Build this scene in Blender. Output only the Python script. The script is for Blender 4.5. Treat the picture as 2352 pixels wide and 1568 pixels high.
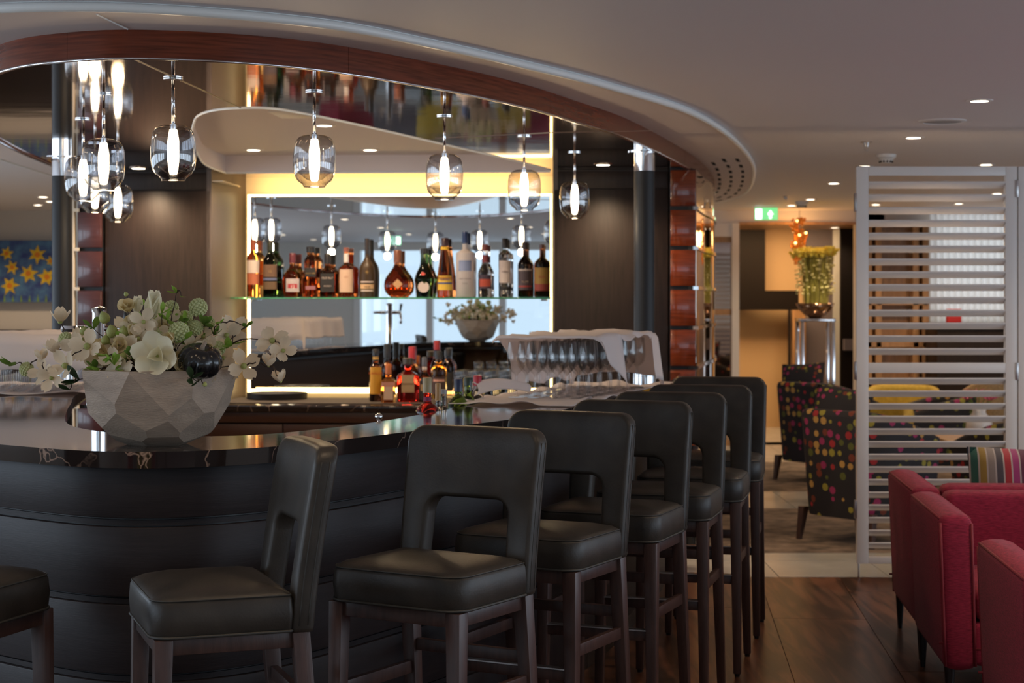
import bpy, bmesh, math, random
from mathutils import Vector, Matrix, noise
R = math.radians
PI = math.pi
random.seed(7)
for o in list(bpy.data.objects): bpy.data.objects.remove(o)
scene = bpy.context.scene
col = scene.collection

# ------------------------------------------------------------------ camera
EYE = 1.5
cam_d = bpy.data.cameras.new('camera')
cam_d.sensor_width = 36.0
cam_d.lens = 61.22
cam_d.shift_y = -0.04
cam_d.clip_end = 200
cam_d.dof.use_dof = True
cam_d.dof.focus_distance = 5.0
cam_d.dof.aperture_fstop = 6.0
cam = bpy.data.objects.new('camera', cam_d)
cam.location = (0, 0, EYE)
cam.rotation_euler = (PI/2, 0, 0)
col.objects.link(cam)
scene.camera = cam

# ------------------------------------------------------------------ view, world and daylight
scene.view_settings.view_transform = 'Standard'
scene.view_settings.look = 'None'
scene.view_settings.gamma = 1
scene.view_settings.use_curve_mapping = False
scene.view_settings.exposure = 0.0
w = bpy.data.worlds.new('world'); scene.world = w; w.use_nodes = True
bgn = w.node_tree.nodes['Background']
bgn.inputs[0].default_value = (0.62, 0.80, 1.0, 1); bgn.inputs[1].default_value = 0.75

def area(name, loc, rot, sx, sy, power, color):
    l = bpy.data.lights.new(name, 'AREA'); l.shape = 'RECTANGLE'; l.size = sx; l.size_y = sy
    l.energy = power; l.color = color
    o = bpy.data.objects.new(name, l); o.location = loc; o.rotation_euler = rot; col.objects.link(o); return o
DAY = (0.70, 0.84, 1.0)
# daylight standing in the window openings behind and beside the camera
area('daylight_back', (-0.5, -5.35, 1.5), (PI/2, 0, 0), 8.4, 1.7, 30, DAY)
area('daylight_right', (6.95, 3.0, 1.45), (0, PI/2, 0), 1.5, 12.0, 215, DAY)
area('daylight_left', (-6.45, 7.0, 1.45), (0, -PI/2, 0), 1.5, 16.0, 300, DAY)

# ------------------------------------------------------------------ helpers
def PX(px, py, Y): return Vector(((px-1176)/4000*Y, Y, EYE-(py-690)/4000*Y))
def PH(px, py, h):
    Y = (EYE-h)*4000/(py-690); return Vector(((px-1176)/4000*Y, Y, h))

MATS = {}
def nodes_of(name):
    m = bpy.data.materials.new(name); m.use_nodes = True
    nt = m.node_tree; b = nt.nodes['Principled BSDF']; MATS[name] = m
    return m, nt, b
def setp(b, **k):
    names = dict(color='Base Color', rough='Roughness', metal='Metallic', trans='Transmission Weight', ior='IOR', spec='Specular IOR Level',
                 coat='Coat Weight', coatr='Coat Roughness', sheen='Sheen Weight', emit='Emission Color', es='Emission Strength', alpha='Alpha', sss='Subsurface Weight')
    for a, v in k.items():
        if a in ('color', 'emit') and len(v) == 3: v = (*v, 1)
        b.inputs[names[a]].default_value = v
def mat(name, color, rough=0.5, bump=0, bscale=60, var=0, vscale=8, stretch=(1, 1, 1), **k):
    m, nt, b = nodes_of(name); setp(b, color=color, rough=rough, **k)
    if bump or var:
        tc = nt.nodes.new('ShaderNodeTexCoord'); mp = nt.nodes.new('ShaderNodeMapping'); mp.inputs['Scale'].default_value = stretch
        nt.links.new(tc.outputs['Object'], mp.inputs[0])
    if bump:
        n = nt.nodes.new('ShaderNodeTexNoise'); n.inputs['Scale'].default_value = bscale; n.inputs['Detail'].default_value = 3
        nt.links.new(mp.outputs[0], n.inputs['Vector'])
        bp = nt.nodes.new('ShaderNodeBump'); bp.inputs['Strength'].default_value = bump; bp.inputs['Distance'].default_value = 0.002
        nt.links.new(n.outputs['Fac'], bp.inputs['Height']); nt.links.new(bp.outputs[0], b.inputs['Normal'])
    if var:
        n = nt.nodes.new('ShaderNodeTexNoise'); n.inputs['Scale'].default_value = vscale; n.inputs['Detail'].default_value = 4
        nt.links.new(mp.outputs[0], n.inputs['Vector'])
        cr = nt.nodes.new('ShaderNodeValToRGB')
        cr.color_ramp.elements[0].position = 0.3; cr.color_ramp.elements[1].position = 0.72
        cr.color_ramp.elements[0].color = (*[max(0, c*(1-var)) for c in color[:3]], 1)
        cr.color_ramp.elements[1].color = (*[min(1, c*(1+var)) for c in color[:3]], 1)
        nt.links.new(n.outputs['Fac'], cr.inputs[0]); nt.links.new(cr.outputs[0], b.inputs['Base Color'])
    return m
def emis(name, color, s):
    m, nt, b = nodes_of(name); setp(b, color=(0.8, 0.8, 0.8), emit=color, es=s); return m

mat('ceiling_paint', (0.78, 0.735, 0.74), 0.6)
mat('soffit_paint', (0.74, 0.65, 0.62), 0.6)
mat('rim_paint', (0.93, 0.95, 0.93), 0.35)
mat('white_wall', (0.66, 0.62, 0.57), 0.6)
mat('white_lacquer', (0.72, 0.68, 0.65), 0.35)
mat('beige_wall', (0.62, 0.42, 0.22), 0.6)
mat('niche_paint', (0.75, 0.66, 0.52), 0.45)
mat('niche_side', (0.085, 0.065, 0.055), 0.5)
mat('dark_wood', (0.019, 0.0115, 0.009), 0.45, spec=0.3, bump=0.12, bscale=40, var=0.3, vscale=14, stretch=(6, 6, 0.4))
mat('bar_wood', (0.020, 0.015, 0.016), 0.5, spec=0.3, bump=0.15, bscale=50, var=0.2, vscale=12, stretch=(0.5, 0.5, 9))
mat('leg_wood', (0.060, 0.030, 0.024), 0.40, bump=0.15, bscale=60, var=0.3, vscale=14, stretch=(5, 5, 0.6))
mat('mahogany', (0.17, 0.036, 0.014), 0.22, bump=0.05, bscale=30, var=0.38, vscale=9, stretch=(0.6, 0.6, 12), coat=0.15, coatr=0.15, spec=0.3)
mat('mahogany_gloss', (0.17, 0.032, 0.010), 0.18, bump=0.25, bscale=9, var=0.4, vscale=7, stretch=(0.7, 0.7, 9), coat=1.0, coatr=0.04)
mat('plum_gloss', (0.070, 0.026, 0.028), 0.25, var=0.2, vscale=7, stretch=(0.7, 0.7, 9), coat=0.6, coatr=0.08)
mat('leather', (0.035, 0.029, 0.023), 0.42, spec=0.35, bump=0.22, bscale=160, var=0.38, vscale=9)
mat('leather_seam', (0.032, 0.030, 0.025), 0.5)
mat('chrome', (0.80, 0.80, 0.82), 0.08, metal=1.0)
mat('satin_metal', (0.55, 0.53, 0.52), 0.3, metal=1.0)
mat('column_lacquer', (0.024, 0.024, 0.026), 0.45, spec=0.3)
mat('black_plastic', (0.012, 0.012, 0.013), 0.4)
mat('black_ceramic', (0.008, 0.008, 0.009), 0.25, coat=0.3)
mat('slot_black', (0.004, 0.004, 0.004), 0.9)
mat('red_fabric', (0.28, 0.021, 0.052), 0.85, bump=0.5, bscale=140, var=0.35, vscale=45, stretch=(1, 1, 7), sheen=0.08, spec=0.2)
mat('red_piping', (0.22, 0.018, 0.032), 0.7)
mat('cloth', (0.90, 0.82, 0.79), 0.8, bump=0.1, bscale=30, sheen=0.1)
mat('stone_grey', (0.43, 0.33, 0.25), 0.65, bump=0.8, bscale=110, var=0.18, vscale=9, stretch=(1, 1, 3))
mat('petal_white', (0.92, 0.86, 0.66), 0.55, var=0.06, vscale=20, sss=0.0)
mat('petal_blush', (0.90, 0.74, 0.54), 0.55, var=0.14, vscale=25)
mat('petal_cream', (0.86, 0.72, 0.42), 0.6, var=0.12)
mat('viburnum', (0.60, 0.62, 0.30), 0.7, var=0.25, vscale=60)
mat('pod_green', (0.42, 0.45, 0.14), 0.55, var=0.25, vscale=20)
mat('leaf_green', (0.14, 0.24, 0.04), 0.45, var=0.3, vscale=30)
mat('leaf_bright', (0.30, 0.48, 0.07), 0.45, var=0.2, vscale=30)
mat('leaf_dark', (0.025, 0.05, 0.015), 0.45, var=0.3, vscale=30)
mat('twig', (0.060, 0.032, 0.020), 0.7)
mat('red_bud', (0.35, 0.06, 0.03), 0.6)
mat('moss', (0.05, 0.05, 0.02), 0.9, bump=1, bscale=60)
mat('tile_marble', (0.52, 0.50, 0.46), 0.18, var=0.12, vscale=3)
mat('grout', (0.25, 0.24, 0.22), 0.8)
mat('rug', (0.17, 0.12, 0.085), 0.95, bump=1.0, bscale=60, var=0.55, vscale=7)
mat('curtain', (0.72, 0.74, 0.74), 0.7)
mat('tan_wood', (0.40, 0.22, 0.10), 0.4, var=0.2, stretch=(3, 3, 0.5))
mat('woven_tan', (0.42, 0.29, 0.15), 0.8, bump=1, bscale=120, var=0.3, vscale=90)
mat('ochre_fabric', (0.40, 0.27, 0.03), 0.8, var=0.2, vscale=40)
mat('grey_wall', (0.14, 0.12, 0.14), 0.6)
mat('paper_white', (0.75, 0.70, 0.66), 0.7)
mat('grey_plastic', (0.35, 0.34, 0.35), 0.5)
mat('amber_glass', (0.65, 0.20, 0.02), 0.1, trans=0.5, emit=(1.0, 0.36, 0.04), es=0.10)
mat('bronze_vase', (0.30, 0.17, 0.10), 0.12, metal=0.9)
mat('chrys_yellow', (1.0, 0.72, 0.10), 0.6, var=0.15)
mat('chrys_pale', (0.88, 0.78, 0.36), 0.6, var=0.2)
mat('chrys_stem', (0.42, 0.38, 0.08), 0.6, var=0.3)
mat('white_ceramic', (0.75, 0.72, 0.70), 0.25)
mat('pink_petal', (0.60, 0.12, 0.22), 0.6)
mat('red_plastic', (0.55, 0.03, 0.03), 0.5)
emis('lamp_disc', (1.0, 0.86, 0.66), 14)
emis('lamp_soft', (1.0, 0.80, 0.6), 2.2)
emis('lamp_reflect', (1.0, 0.86, 0.66), 14)
emis('led_strip', (1.0, 0.70, 0.30), 9.0)
emis('tube_glow', (1.0, 0.80, 0.52), 11.0)
mat('bounce_carpet', (0.42, 0.36, 0.30), 0.9)
emis('sign_green', (0.0, 0.42, 0.10), 1.6)
emis('sign_white', (0.85, 1.0, 0.92), 3.0)
emis('amber_spark', (1.0, 0.55, 0.15), 8)

def translucent(name, amt):
    nt = MATS[name].node_tree; b = nt.nodes['Principled BSDF']; out = nt.nodes['Material Output']
    t = nt.nodes.new('ShaderNodeBsdfTranslucent'); t.inputs[0].default_value = b.inputs['Base Color'].default_value
    mx = nt.nodes.new('ShaderNodeMixShader'); mx.inputs[0].default_value = amt
    nt.links.new(b.outputs[0], mx.inputs[1]); nt.links.new(t.outputs[0], mx.inputs[2]); nt.links.new(mx.outputs[0], out.inputs[0])
translucent('cloth', 0.35); translucent('curtain', 0.5)
for q_ in ('petal_white', 'petal_blush', 'petal_cream', 'leaf_green', 'leaf_bright'): translucent(q_, 0.3)
mat('near_black_wood', (0.009, 0.006, 0.005), 0.6, spec=0.15)
m, nt, b = nodes_of('mirror'); setp(b, color=(0.80, 0.82, 0.82), rough=0.0, metal=1.0)
# lacquered brown ceiling that mirrors the bar, very slightly wavy
m, nt, b = nodes_of('ceiling_mirror'); setp(b, color=(0.46, 0.375, 0.33), rough=0.05, metal=1.0)
tc = nt.nodes.new('ShaderNodeTexCoord'); n = nt.nodes.new('ShaderNodeTexNoise'); n.inputs['Scale'].default_value = 2.2; n.inputs['Detail'].default_value = 2
mp = nt.nodes.new('ShaderNodeMapping'); mp.inputs['Scale'].default_value = (1.0, 2.0, 1); nt.links.new(tc.outputs['Object'], mp.inputs[0]); nt.links.new(mp.outputs[0], n.inputs['Vector'])
bp = nt.nodes.new('ShaderNodeBump'); bp.inputs['Strength'].default_value = 0.10; bp.inputs['Distance'].default_value = 0.004
nt.links.new(n.outputs['Fac'], bp.inputs['Height']); nt.links.new(bp.outputs[0], b.inputs['Normal'])
m, nt, b = nodes_of('bronze_mirror'); setp(b, color=(0.62, 0.50, 0.42), rough=0.03, metal=1.0)

# thin clear glass: straight-through light plus a Fresnel reflection
def thin_glass(name, tint, gloss=1.0, edge=0.0, base=0.05):
    m = bpy.data.materials.new(name); m.use_nodes = True; nt = m.node_tree; MATS[name] = m
    nt.nodes.remove(nt.nodes['Principled BSDF']); out = nt.nodes['Material Output']
    tr = nt.nodes.new('ShaderNodeBsdfTransparent'); tr.inputs[0].default_value = (*tint, 1)
    gl = nt.nodes.new('ShaderNodeBsdfGlossy'); gl.inputs['Roughness'].default_value = 0.01; gl.inputs[0].default_value = (gloss, gloss, gloss, 1)
    lw = nt.nodes.new('ShaderNodeLayerWeight'); lw.inputs[0].default_value = 0.35
    cr = nt.nodes.new('ShaderNodeMix'); cr.data_type = 'RGBA'
    cr.inputs['A'].default_value = (*tint, 1); cr.inputs['B'].default_value = (*[t*(1-edge) for t in tint], 1)
    nt.links.new(lw.outputs['Facing'], cr.inputs['Factor']); nt.links.new(cr.outputs['Result'], tr.inputs[0])
    l2 = nt.nodes.new('ShaderNodeLayerWeight'); l2.inputs[0].default_value = 0.5
    pw_ = nt.nodes.new('ShaderNodeMath'); pw_.operation = 'POWER'; pw_.inputs[1].default_value = 4.5; nt.links.new(l2.outputs['Facing'], pw_.inputs[0])
    fr = nt.nodes.new('ShaderNodeMath'); fr.operation = 'MULTIPLY_ADD'; fr.inputs[1].default_value = 0.85; fr.inputs[2].default_value = base; nt.links.new(pw_.outputs[0], fr.inputs[0])
    mx = nt.nodes.new('ShaderNodeMixShader'); nt.links.new(fr.outputs[0], mx.inputs[0]); nt.links.new(tr.outputs[0], mx.inputs[1]); nt.links.new(gl.outputs[0], mx.inputs[2])
    nt.links.new(mx.outputs[0], out.inputs[0]); return m
thin_glass('globe_glass', (0.86, 0.87, 0.90), 1.0, 0.45, 0.15)
thin_glass('clear_glass', (0.99, 0.99, 0.99), 1.0, 0.24, 0.04)
thin_glass('window_glass', (0.95, 0.97, 0.97), 1.0, 0.1)
m, nt, b = nodes_of('thick_glass'); setp(b, color=(0.97, 0.97, 0.97), rough=0.0, trans=1.0, ior=1.46)
m, nt, b = nodes_of('shelf_glass'); setp(b, color=(0.25, 0.75, 0.45), rough=0.02, trans=0.8, ior=1.46)

def liquid(name, c, rough=0.02, tr=1.0, ior=1.38):
    m, nt, b = nodes_of(name); setp(b, color=c, rough=rough, trans=tr, ior=ior); return m
liquid('liq_amber', (0.95, 0.42, 0.10)); liquid('liq_whisky', (0.80, 0.22, 0.05)); liquid('liq_red', (0.75, 0.04, 0.03))
liquid('liq_green', (0.16, 0.30, 0.03)); liquid('liq_darkgreen', (0.05, 0.09, 0.02)); liquid('liq_clear', (0.95, 0.95, 0.95))
liquid('liq_brown', (0.10, 0.03, 0.012)); liquid('liq_rum', (0.35, 0.10, 0.02)); liquid('liq_yellow', (0.85, 0.75, 0.35)); liquid('liq_orange', (0.9, 0.45, 0.08))
liquid('frosted_glass', (0.85, 0.80, 0.80), 0.5, 0.55)
liquid('matte_brown_glass', (0.055, 0.032, 0.015), 0.4, 0.3)

# marble with thin pale veins
m, nt, b = nodes_of('black_marble'); setp(b, rough=0.07, spec=0.6)
tc = nt.nodes.new('ShaderNodeTexCoord'); n1 = nt.nodes.new('ShaderNodeTexNoise'); n1.inputs['Scale'].default_value = 2.5; n1.inputs['Detail'].default_value = 5
va = nt.nodes.new('ShaderNodeMix'); va.data_type = 'RGBA'; va.inputs['Factor'].default_value = 0.35
nt.links.new(tc.outputs['Object'], n1.inputs['Vector']); nt.links.new(tc.outputs['Object'], va.inputs['A']); nt.links.new(n1.outputs['Color'], va.inputs['B'])
vo = nt.nodes.new('ShaderNodeTexVoronoi'); vo.feature = 'DISTANCE_TO_EDGE'; vo.inputs['Scale'].default_value = 6.5; nt.links.new(va.outputs['Result'], vo.inputs['Vector'])
cr = nt.nodes.new('ShaderNodeValToRGB'); e = cr.color_ramp.elements
e[0].position = 0.0; e[0].color = (0.38, 0.26, 0.20, 1); e[1].position = 0.011; e[1].color = (0.020, 0.014, 0.013, 1)
nt.links.new(vo.outputs['Distance'], cr.inputs[0])
n2 = nt.nodes.new('ShaderNodeTexNoise'); n2.inputs['Scale'].default_value = 3.0; nt.links.new(tc.outputs['Object'], n2.inputs['Vector'])
c2 = nt.nodes.new('ShaderNodeValToRGB'); c2.color_ramp.elements[0].position = 0.44; c2.color_ramp.elements[1].position = 0.56; nt.links.new(n2.outputs['Fac'], c2.inputs[0])
mx = nt.nodes.new('ShaderNodeMix'); mx.data_type = 'RGBA'; mx.inputs['A'].default_value = (0.020, 0.014, 0.013, 1)
nt.links.new(c2.outputs[0], mx.inputs['Factor']); nt.links.new(cr.outputs[0], mx.inputs['B']); nt.links.new(mx.outputs['Result'], b.inputs['Base Color'])

# walnut floor boards
def plank_mat(name, c1, c2):
    m, nt, b = nodes_of(name); setp(b, rough=0.30)
    tc = nt.nodes.new('ShaderNodeTexCoord'); mp = nt.nodes.new('ShaderNodeMapping'); mp.inputs['Scale'].default_value = (9, 0.8, 1)
    oi = nt.nodes.new('ShaderNodeObjectInfo'); ad = nt.nodes.new('ShaderNodeVectorMath'); ad.operation = 'ADD'
    sc = nt.nodes.new('ShaderNodeMath'); sc.operation = 'MULTIPLY'; sc.inputs[1].default_value = 30
    nt.links.new(oi.outputs['Random'], sc.inputs[0]); nt.links.new(tc.outputs['Object'], ad.inputs[0]); nt.links.new(sc.outputs[0], ad.inputs[1])
    nt.links.new(ad.outputs[0], mp.inputs[0])
    n = nt.nodes.new('ShaderNodeTexNoise'); n.inputs['Scale'].default_value = 1.6; n.inputs['Detail'].default_value = 6; n.inputs['Distortion'].default_value = 1.0
    nt.links.new(mp.outputs[0], n.inputs['Vector'])
    cr = nt.nodes.new('ShaderNodeValToRGB'); cr.color_ramp.elements[0].position = 0.40; cr.color_ramp.elements[1].position = 0.62
    cr.color_ramp.elements[0].color = (*c1, 1); cr.color_ramp.elements[1].color = (*c2, 1)
    nt.links.new(n.outputs['Fac'], cr.inputs[0]); nt.links.new(cr.outputs[0], b.inputs['Base Color']); return m
plank_mat('walnut', (0.050, 0.020, 0.010), (0.20, 0.080, 0.040))

# multicoloured polka dots on near-black upholstery
def dots_mat(name, scale):
    m, nt, b = nodes_of(name); setp(b, rough=0.75)
    tc = nt.nodes.new('ShaderNodeTexCoord'); vo = nt.nodes.new('ShaderNodeTexVoronoi'); vo.inputs['Scale'].default_value = scale; vo.inputs['Randomness'].default_value = 0.55
    nt.links.new(tc.outputs['Object'], vo.inputs['Vector'])
    lt = nt.nodes.new('ShaderNodeMath'); lt.operation = 'LESS_THAN'; lt.inputs[1].default_value = 0.36; nt.links.new(vo.outputs['Distance'], lt.inputs[0])
    sp = nt.nodes.new('ShaderNodeSeparateColor'); nt.links.new(vo.outputs['Color'], sp.inputs[0])
    cr = nt.nodes.new('ShaderNodeValToRGB'); cr.color_ramp.interpolation = 'CONSTANT'; e = cr.color_ramp.elements
    cs = [(0.0, (0.30, 0.02, 0.10)), (0.22, (0.28, 0.24, 0.03)), (0.42, (0.32, 0.015, 0.02)), (0.58, (0.42, 0.24, 0.06)), (0.74, (0.09, 0.10, 0.015)), (0.87, (0.16, 0.03, 0.012))]
    e[0].position = 0; e[0].color = (*cs[0][1], 1); e[1].position = cs[1][0]; e[1].color = (*cs[1][1], 1)
    for p, c in cs[2:]: q = e.new(p); q.color = (*c, 1)
    nt.links.new(sp.outputs[0], cr.inputs[0])
    mx = nt.nodes.new('ShaderNodeMix'); mx.data_type = 'RGBA'; mx.inputs['A'].default_value = (0.012, 0.010, 0.014, 1)
    nt.links.new(lt.outputs[0], mx.inputs['Factor']); nt.links.new(cr.outputs[0], mx.inputs['B']); nt.links.new(mx.outputs['Result'], b.inputs['Base Color']); return m
dots_mat('dots_large', 15); dots_mat('dots_small', 24)

# velvet stripes along x
m, nt, b = nodes_of('stripes'); setp(b, rough=0.7, sheen=0.4)
tc = nt.nodes.new('ShaderNodeTexCoord'); sp = nt.nodes.new('ShaderNodeSeparateXYZ'); nt.links.new(tc.outputs['Object'], sp.inputs[0])
mu = nt.nodes.new('ShaderNodeMath'); mu.operation = 'MULTIPLY'; mu.inputs[1].default_value = 1/0.27; nt.links.new(sp.outputs[0], mu.inputs[0])
fr = nt.nodes.new('ShaderNodeMath'); fr.operation = 'FRACT'; nt.links.new(mu.outputs[0], fr.inputs[0])
cr = nt.nodes.new('ShaderNodeValToRGB'); cr.color_ramp.interpolation = 'CONSTANT'; e = cr.color_ramp.elements
sc_ = [(0.02, 0.02, 0.03), (0.01, 0.10, 0.07), (0.32, 0.20, 0.03), (0.25, 0.20, 0.17), (0.06, 0.05, 0.06), (0.38, 0.01, 0.02), (0.33, 0.02, 0.14), (0.10, 0.01, 0.04)]
cols = []
for i, c in enumerate(sc_): cols += [(i/8, c), (i/8+0.100, (0.45, 0.38, 0.34))]
e[0].position = 0; e[0].color = (*cols[0][1], 1); e[1].position = cols[1][0]; e[1].color = (*cols[1][1], 1)
for p, c in cols[2:]: q = e.new(p); q.color = (*c, 1)
nt.links.new(fr.outputs[0], cr.inputs[0]); nt.links.new(cr.outputs[0], b.inputs['Base Color'])

# painted blue ground of the flower picture
m, nt, b = nodes_of('painting_blue'); setp(b, rough=0.6)
tc = nt.nodes.new('ShaderNodeTexCoord'); n = nt.nodes.new('ShaderNodeTexNoise'); n.inputs['Scale'].default_value = 9; n.inputs['Detail'].default_value = 5
nt.links.new(tc.outputs['Object'], n.inputs['Vector']); cr = nt.nodes.new('ShaderNodeValToRGB'); e = cr.color_ramp.elements
e[0].position = 0.35; e[0].color = (0.03, 0.05, 0.22, 1); e[1].position = 0.7; e[1].color = (0.10, 0.26, 0.46, 1)
nt.links.new(n.outputs['Fac'], cr.inputs[0]); nt.links.new(cr.outputs[0], b.inputs['Base Color'])
mat('daffodil', (0.85, 0.55, 0.02), 0.6, var=0.2, vscale=20); mat('daffodil_cup', (0.80, 0.25, 0.01), 0.6)
_cc = {}
def flat(c, rough=0.5, metal=0):
    k = tuple(c) + (rough, metal)
    if k not in _cc: _cc[k] = mat('flat_%d' % len(_cc), c, rough, metal=metal)
    return _cc[k]

class MB:
    def __init__(s, smooth=False, sharp=None): s.v = []; s.f = []; s.smooth = smooth; s.sharp = sharp
    def quadgrid(s, rows, closed_u=False, closed_v=False):
        nr = len(rows); nc = len(rows[0]); b0 = len(s.v)
        for r in rows: s.v += [tuple(p) for p in r]
        for i in range(nr if closed_u else nr-1):
            for j in range(nc if closed_v else nc-1):
                a = b0+i*nc+j; b_ = b0+i*nc+(j+1) % nc; c = b0+((i+1) % nr)*nc+(j+1) % nc; d = b0+((i+1) % nr)*nc+j
                s.f.append((a, b_, c, d))
        return s
    def box(s, c, d, rz=0, M=None):
        b0 = len(s.v); cs, sn = math.cos(rz), math.sin(rz)
        for z in (-1, 1):
            for x, y in ((-1, -1), (1, -1), (1, 1), (-1, 1)):
                x_, y_ = x*d[0]/2, y*d[1]/2
                p = Vector((c[0]+x_*cs-y_*sn, c[1]+x_*sn+y_*cs, c[2]+z*d[2]/2))
                s.v.append(tuple(M @ p) if M else tuple(p))
        for q in ((0, 3, 2, 1), (4, 5, 6, 7), (0, 1, 5, 4), (1, 2, 6, 5), (2, 3, 7, 6), (3, 0, 4, 7)): s.f.append(tuple(b0+i for i in q))
        return s
    def prism(s, poly, z0, z1):
        b0 = len(s.v); n = len(poly)
        s.v += [(p[0], p[1], z0) for p in poly] + [(p[0], p[1], z1) for p in poly]
        s.f.append(tuple(b0+i for i in reversed(range(n)))); s.f.append(tuple(b0+n+i for i in range(n)))
        for i in range(n): j = (i+1) % n; s.f.append((b0+i, b0+j, b0+n+j, b0+n+i))
        return s
    def hexa(s, bot, top):
        b0 = len(s.v); s.v += [tuple(p) for p in bot] + [tuple(p) for p in top]
        for q in ((0, 3, 2, 1), (4, 5, 6, 7), (0, 1, 5, 4), (1, 2, 6, 5), (2, 3, 7, 6), (3, 0, 4, 7)): s.f.append(tuple(b0+i for i in q))
        return s
    def tube(s, pts, r, n=6, cap=True):
        pts = [Vector(p) for p in pts]; rows = []
        rr = r if isinstance(r, (list, tuple)) else [r]*len(pts)
        up = Vector((0, 0, 1))
        for i, p in enumerate(pts):
            t = (pts[min(i+1, len(pts)-1)]-pts[max(i-1, 0)]).normalized()
            a = t.cross(up)
            if a.length < 1e-3: a = t.cross(Vector((1, 0, 0)))
            a.normalize(); b_ = t.cross(a)
            rows.append([p+(a*math.cos(2*PI*k/n)+b_*math.sin(2*PI*k/n))*rr[i] for k in range(n)])
        b0 = len(s.v); s.quadgrid(rows, closed_v=True)
        if cap:
            s.f.append(tuple(b0+k for k in range(n))); s.f.append(tuple(b0+(len(pts)-1)*n+k for k in reversed(range(n))))
        return s
    def lathe(s, prof, n=20, c=(0, 0, 0), sq=0, fl=1.0, rot=0):
        b0 = len(s.v); idx = []
        for (r, z) in prof:
            if r <= 1e-6:
                idx.append([len(s.v)]*n); s.v.append((c[0], c[1], c[2]+z)); continue
            row = []
            for k in range(n):
                a = 2*PI*k/n; ca, sa = math.cos(a), math.sin(a)
                if sq: q = 2+sq*6; m_ = (abs(ca)**q+abs(sa)**q)**(-1/q)
                else: m_ = 1
                x, y = ca*m_*r, sa*m_*r*fl
                xr, yr = x*math.cos(rot)-y*math.sin(rot), x*math.sin(rot)+y*math.cos(rot)
                row.append(len(s.v)); s.v.append((c[0]+xr, c[1]+yr, c[2]+z))
            idx.append(row)
        for i in range(len(prof)-1):
            for k in range(n):
                q = [idx[i][k], idx[i][(k+1) % n], idx[i+1][(k+1) % n], idx[i+1][k]]
                u = []
                for t in q:
                    if t not in u: u.append(t)
                if len(u) > 2: s.f.append(tuple(u))
        return s
    def ball(s, c, r, n=10, m=6, sc=(1, 1, 1)):
        b = MB(); b.lathe([(math.sin(PI*i/m)*r, -math.cos(PI*i/m)*r) for i in range(m+1)], n)
        b0 = len(s.v); s.v += [(c[0]+x*sc[0], c[1]+y*sc[1], c[2]+z*sc[2]) for x, y, z in b.v]; s.f += [tuple(b0+i for i in f) for f in b.f]; return s
    def mesh(s, name):
        me = bpy.data.meshes.new(name); me.from_pydata(s.v, [], s.f); me.update()
        if s.smooth:
            me.shade_smooth()
            if s.sharp: me.set_sharp_from_angle(angle=R(s.sharp))
        return me
    def build(s, name, m, parent=None, world=True, bevel=0, seg=2, **tg):
        me = s.mesh(name); return link(name, me, m, parent, world, bevel, seg, **tg)
def link(name, me, m, parent=None, world=True, bevel=0, seg=2, fixn=True, **tg):
    if fixn:
        bm = bmesh.new(); bm.from_mesh(me); bmesh.ops.recalc_face_normals(bm, faces=bm.faces)
        if bevel:
            es = [e for e in bm.edges if e.is_manifold and e.calc_face_angle(0) > R(35)]
            if es: bmesh.ops.bevel(bm, geom=es, offset=bevel, segments=seg, profile=0.5, affect='EDGES', clamp_overlap=True)
        bm.to_mesh(me); bm.free()
        if bevel: me.shade_smooth(); me.set_sharp_from_angle(angle=R(40))
    o = bpy.data.objects.new(name, me)
    if m: me.materials.append(MATS[m] if isinstance(m, str) else m)
    col.objects.link(o)
    if parent is not None:
        o.parent = parent
        if world:
            q = parent; loc = Vector((0, 0, 0))
            while q is not None: loc += q.location; q = q.parent
            me.transform(Matrix.Translation(-loc))
    if tg: tag(o, **tg)
    return o
def tag(o, label=None, cat=None, group=None, kind=None):
    if label: o['label'] = label
    if cat: o['category'] = cat
    if group: o['group'] = group
    if kind: o['kind'] = kind
    return o
def empty(name, loc=(0, 0, 0), rz=0, parent=None, **tg):
    o = bpy.data.objects.new(name, None); o.location = loc; o.rotation_euler = (0, 0, rz); o.empty_display_size = 0.1
    col.objects.link(o); o.parent = parent
    if tg: tag(o, **tg)
    return o
def copy_tree(o, parent=None):
    c = o.copy(); col.objects.link(c); c.parent = parent
    for ch in o.children: copy_tree(ch, c)
    return c
def catmull(pts, sub=8):
    out = []; n = len(pts)
    for i in range(n-1):
        p0 = Vector(pts[max(i-1, 0)]); p1 = Vector(pts[i]); p2 = Vector(pts[i+1]); p3 = Vector(pts[min(i+2, n-1)])
        for k in range(sub):
            t = k/sub
            out.append(0.5*((2*p1)+(p2-p0)*t+(2*p0-5*p1+4*p2-p3)*t*t+(3*p1-p0-3*p2+p3)*t*t*t))
    out.append(Vector(pts[-1])); return out
def offset(pl, d):
    out = []
    for i, p in enumerate(pl):
        t = (pl[min(i+1, len(pl)-1)]-pl[max(i-1, 0)]).normalized(); out.append(p+Vector((-t.y, t.x))*d)
    return out
def ribbon(mb, a, b, z0, z1):
    rows = []
    for p, q in zip(a, b): rows.append([(p.x, p.y, z0), (q.x, q.y, z0), (q.x, q.y, z1), (p.x, p.y, z1)])
    b0 = len(mb.v); mb.quadgrid(rows, closed_v=True)
    mb.f.append((b0, b0+1, b0+2, b0+3)); k = b0+4*(len(rows)-1); mb.f.append((k+3, k+2, k+1, k)); return mb
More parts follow.
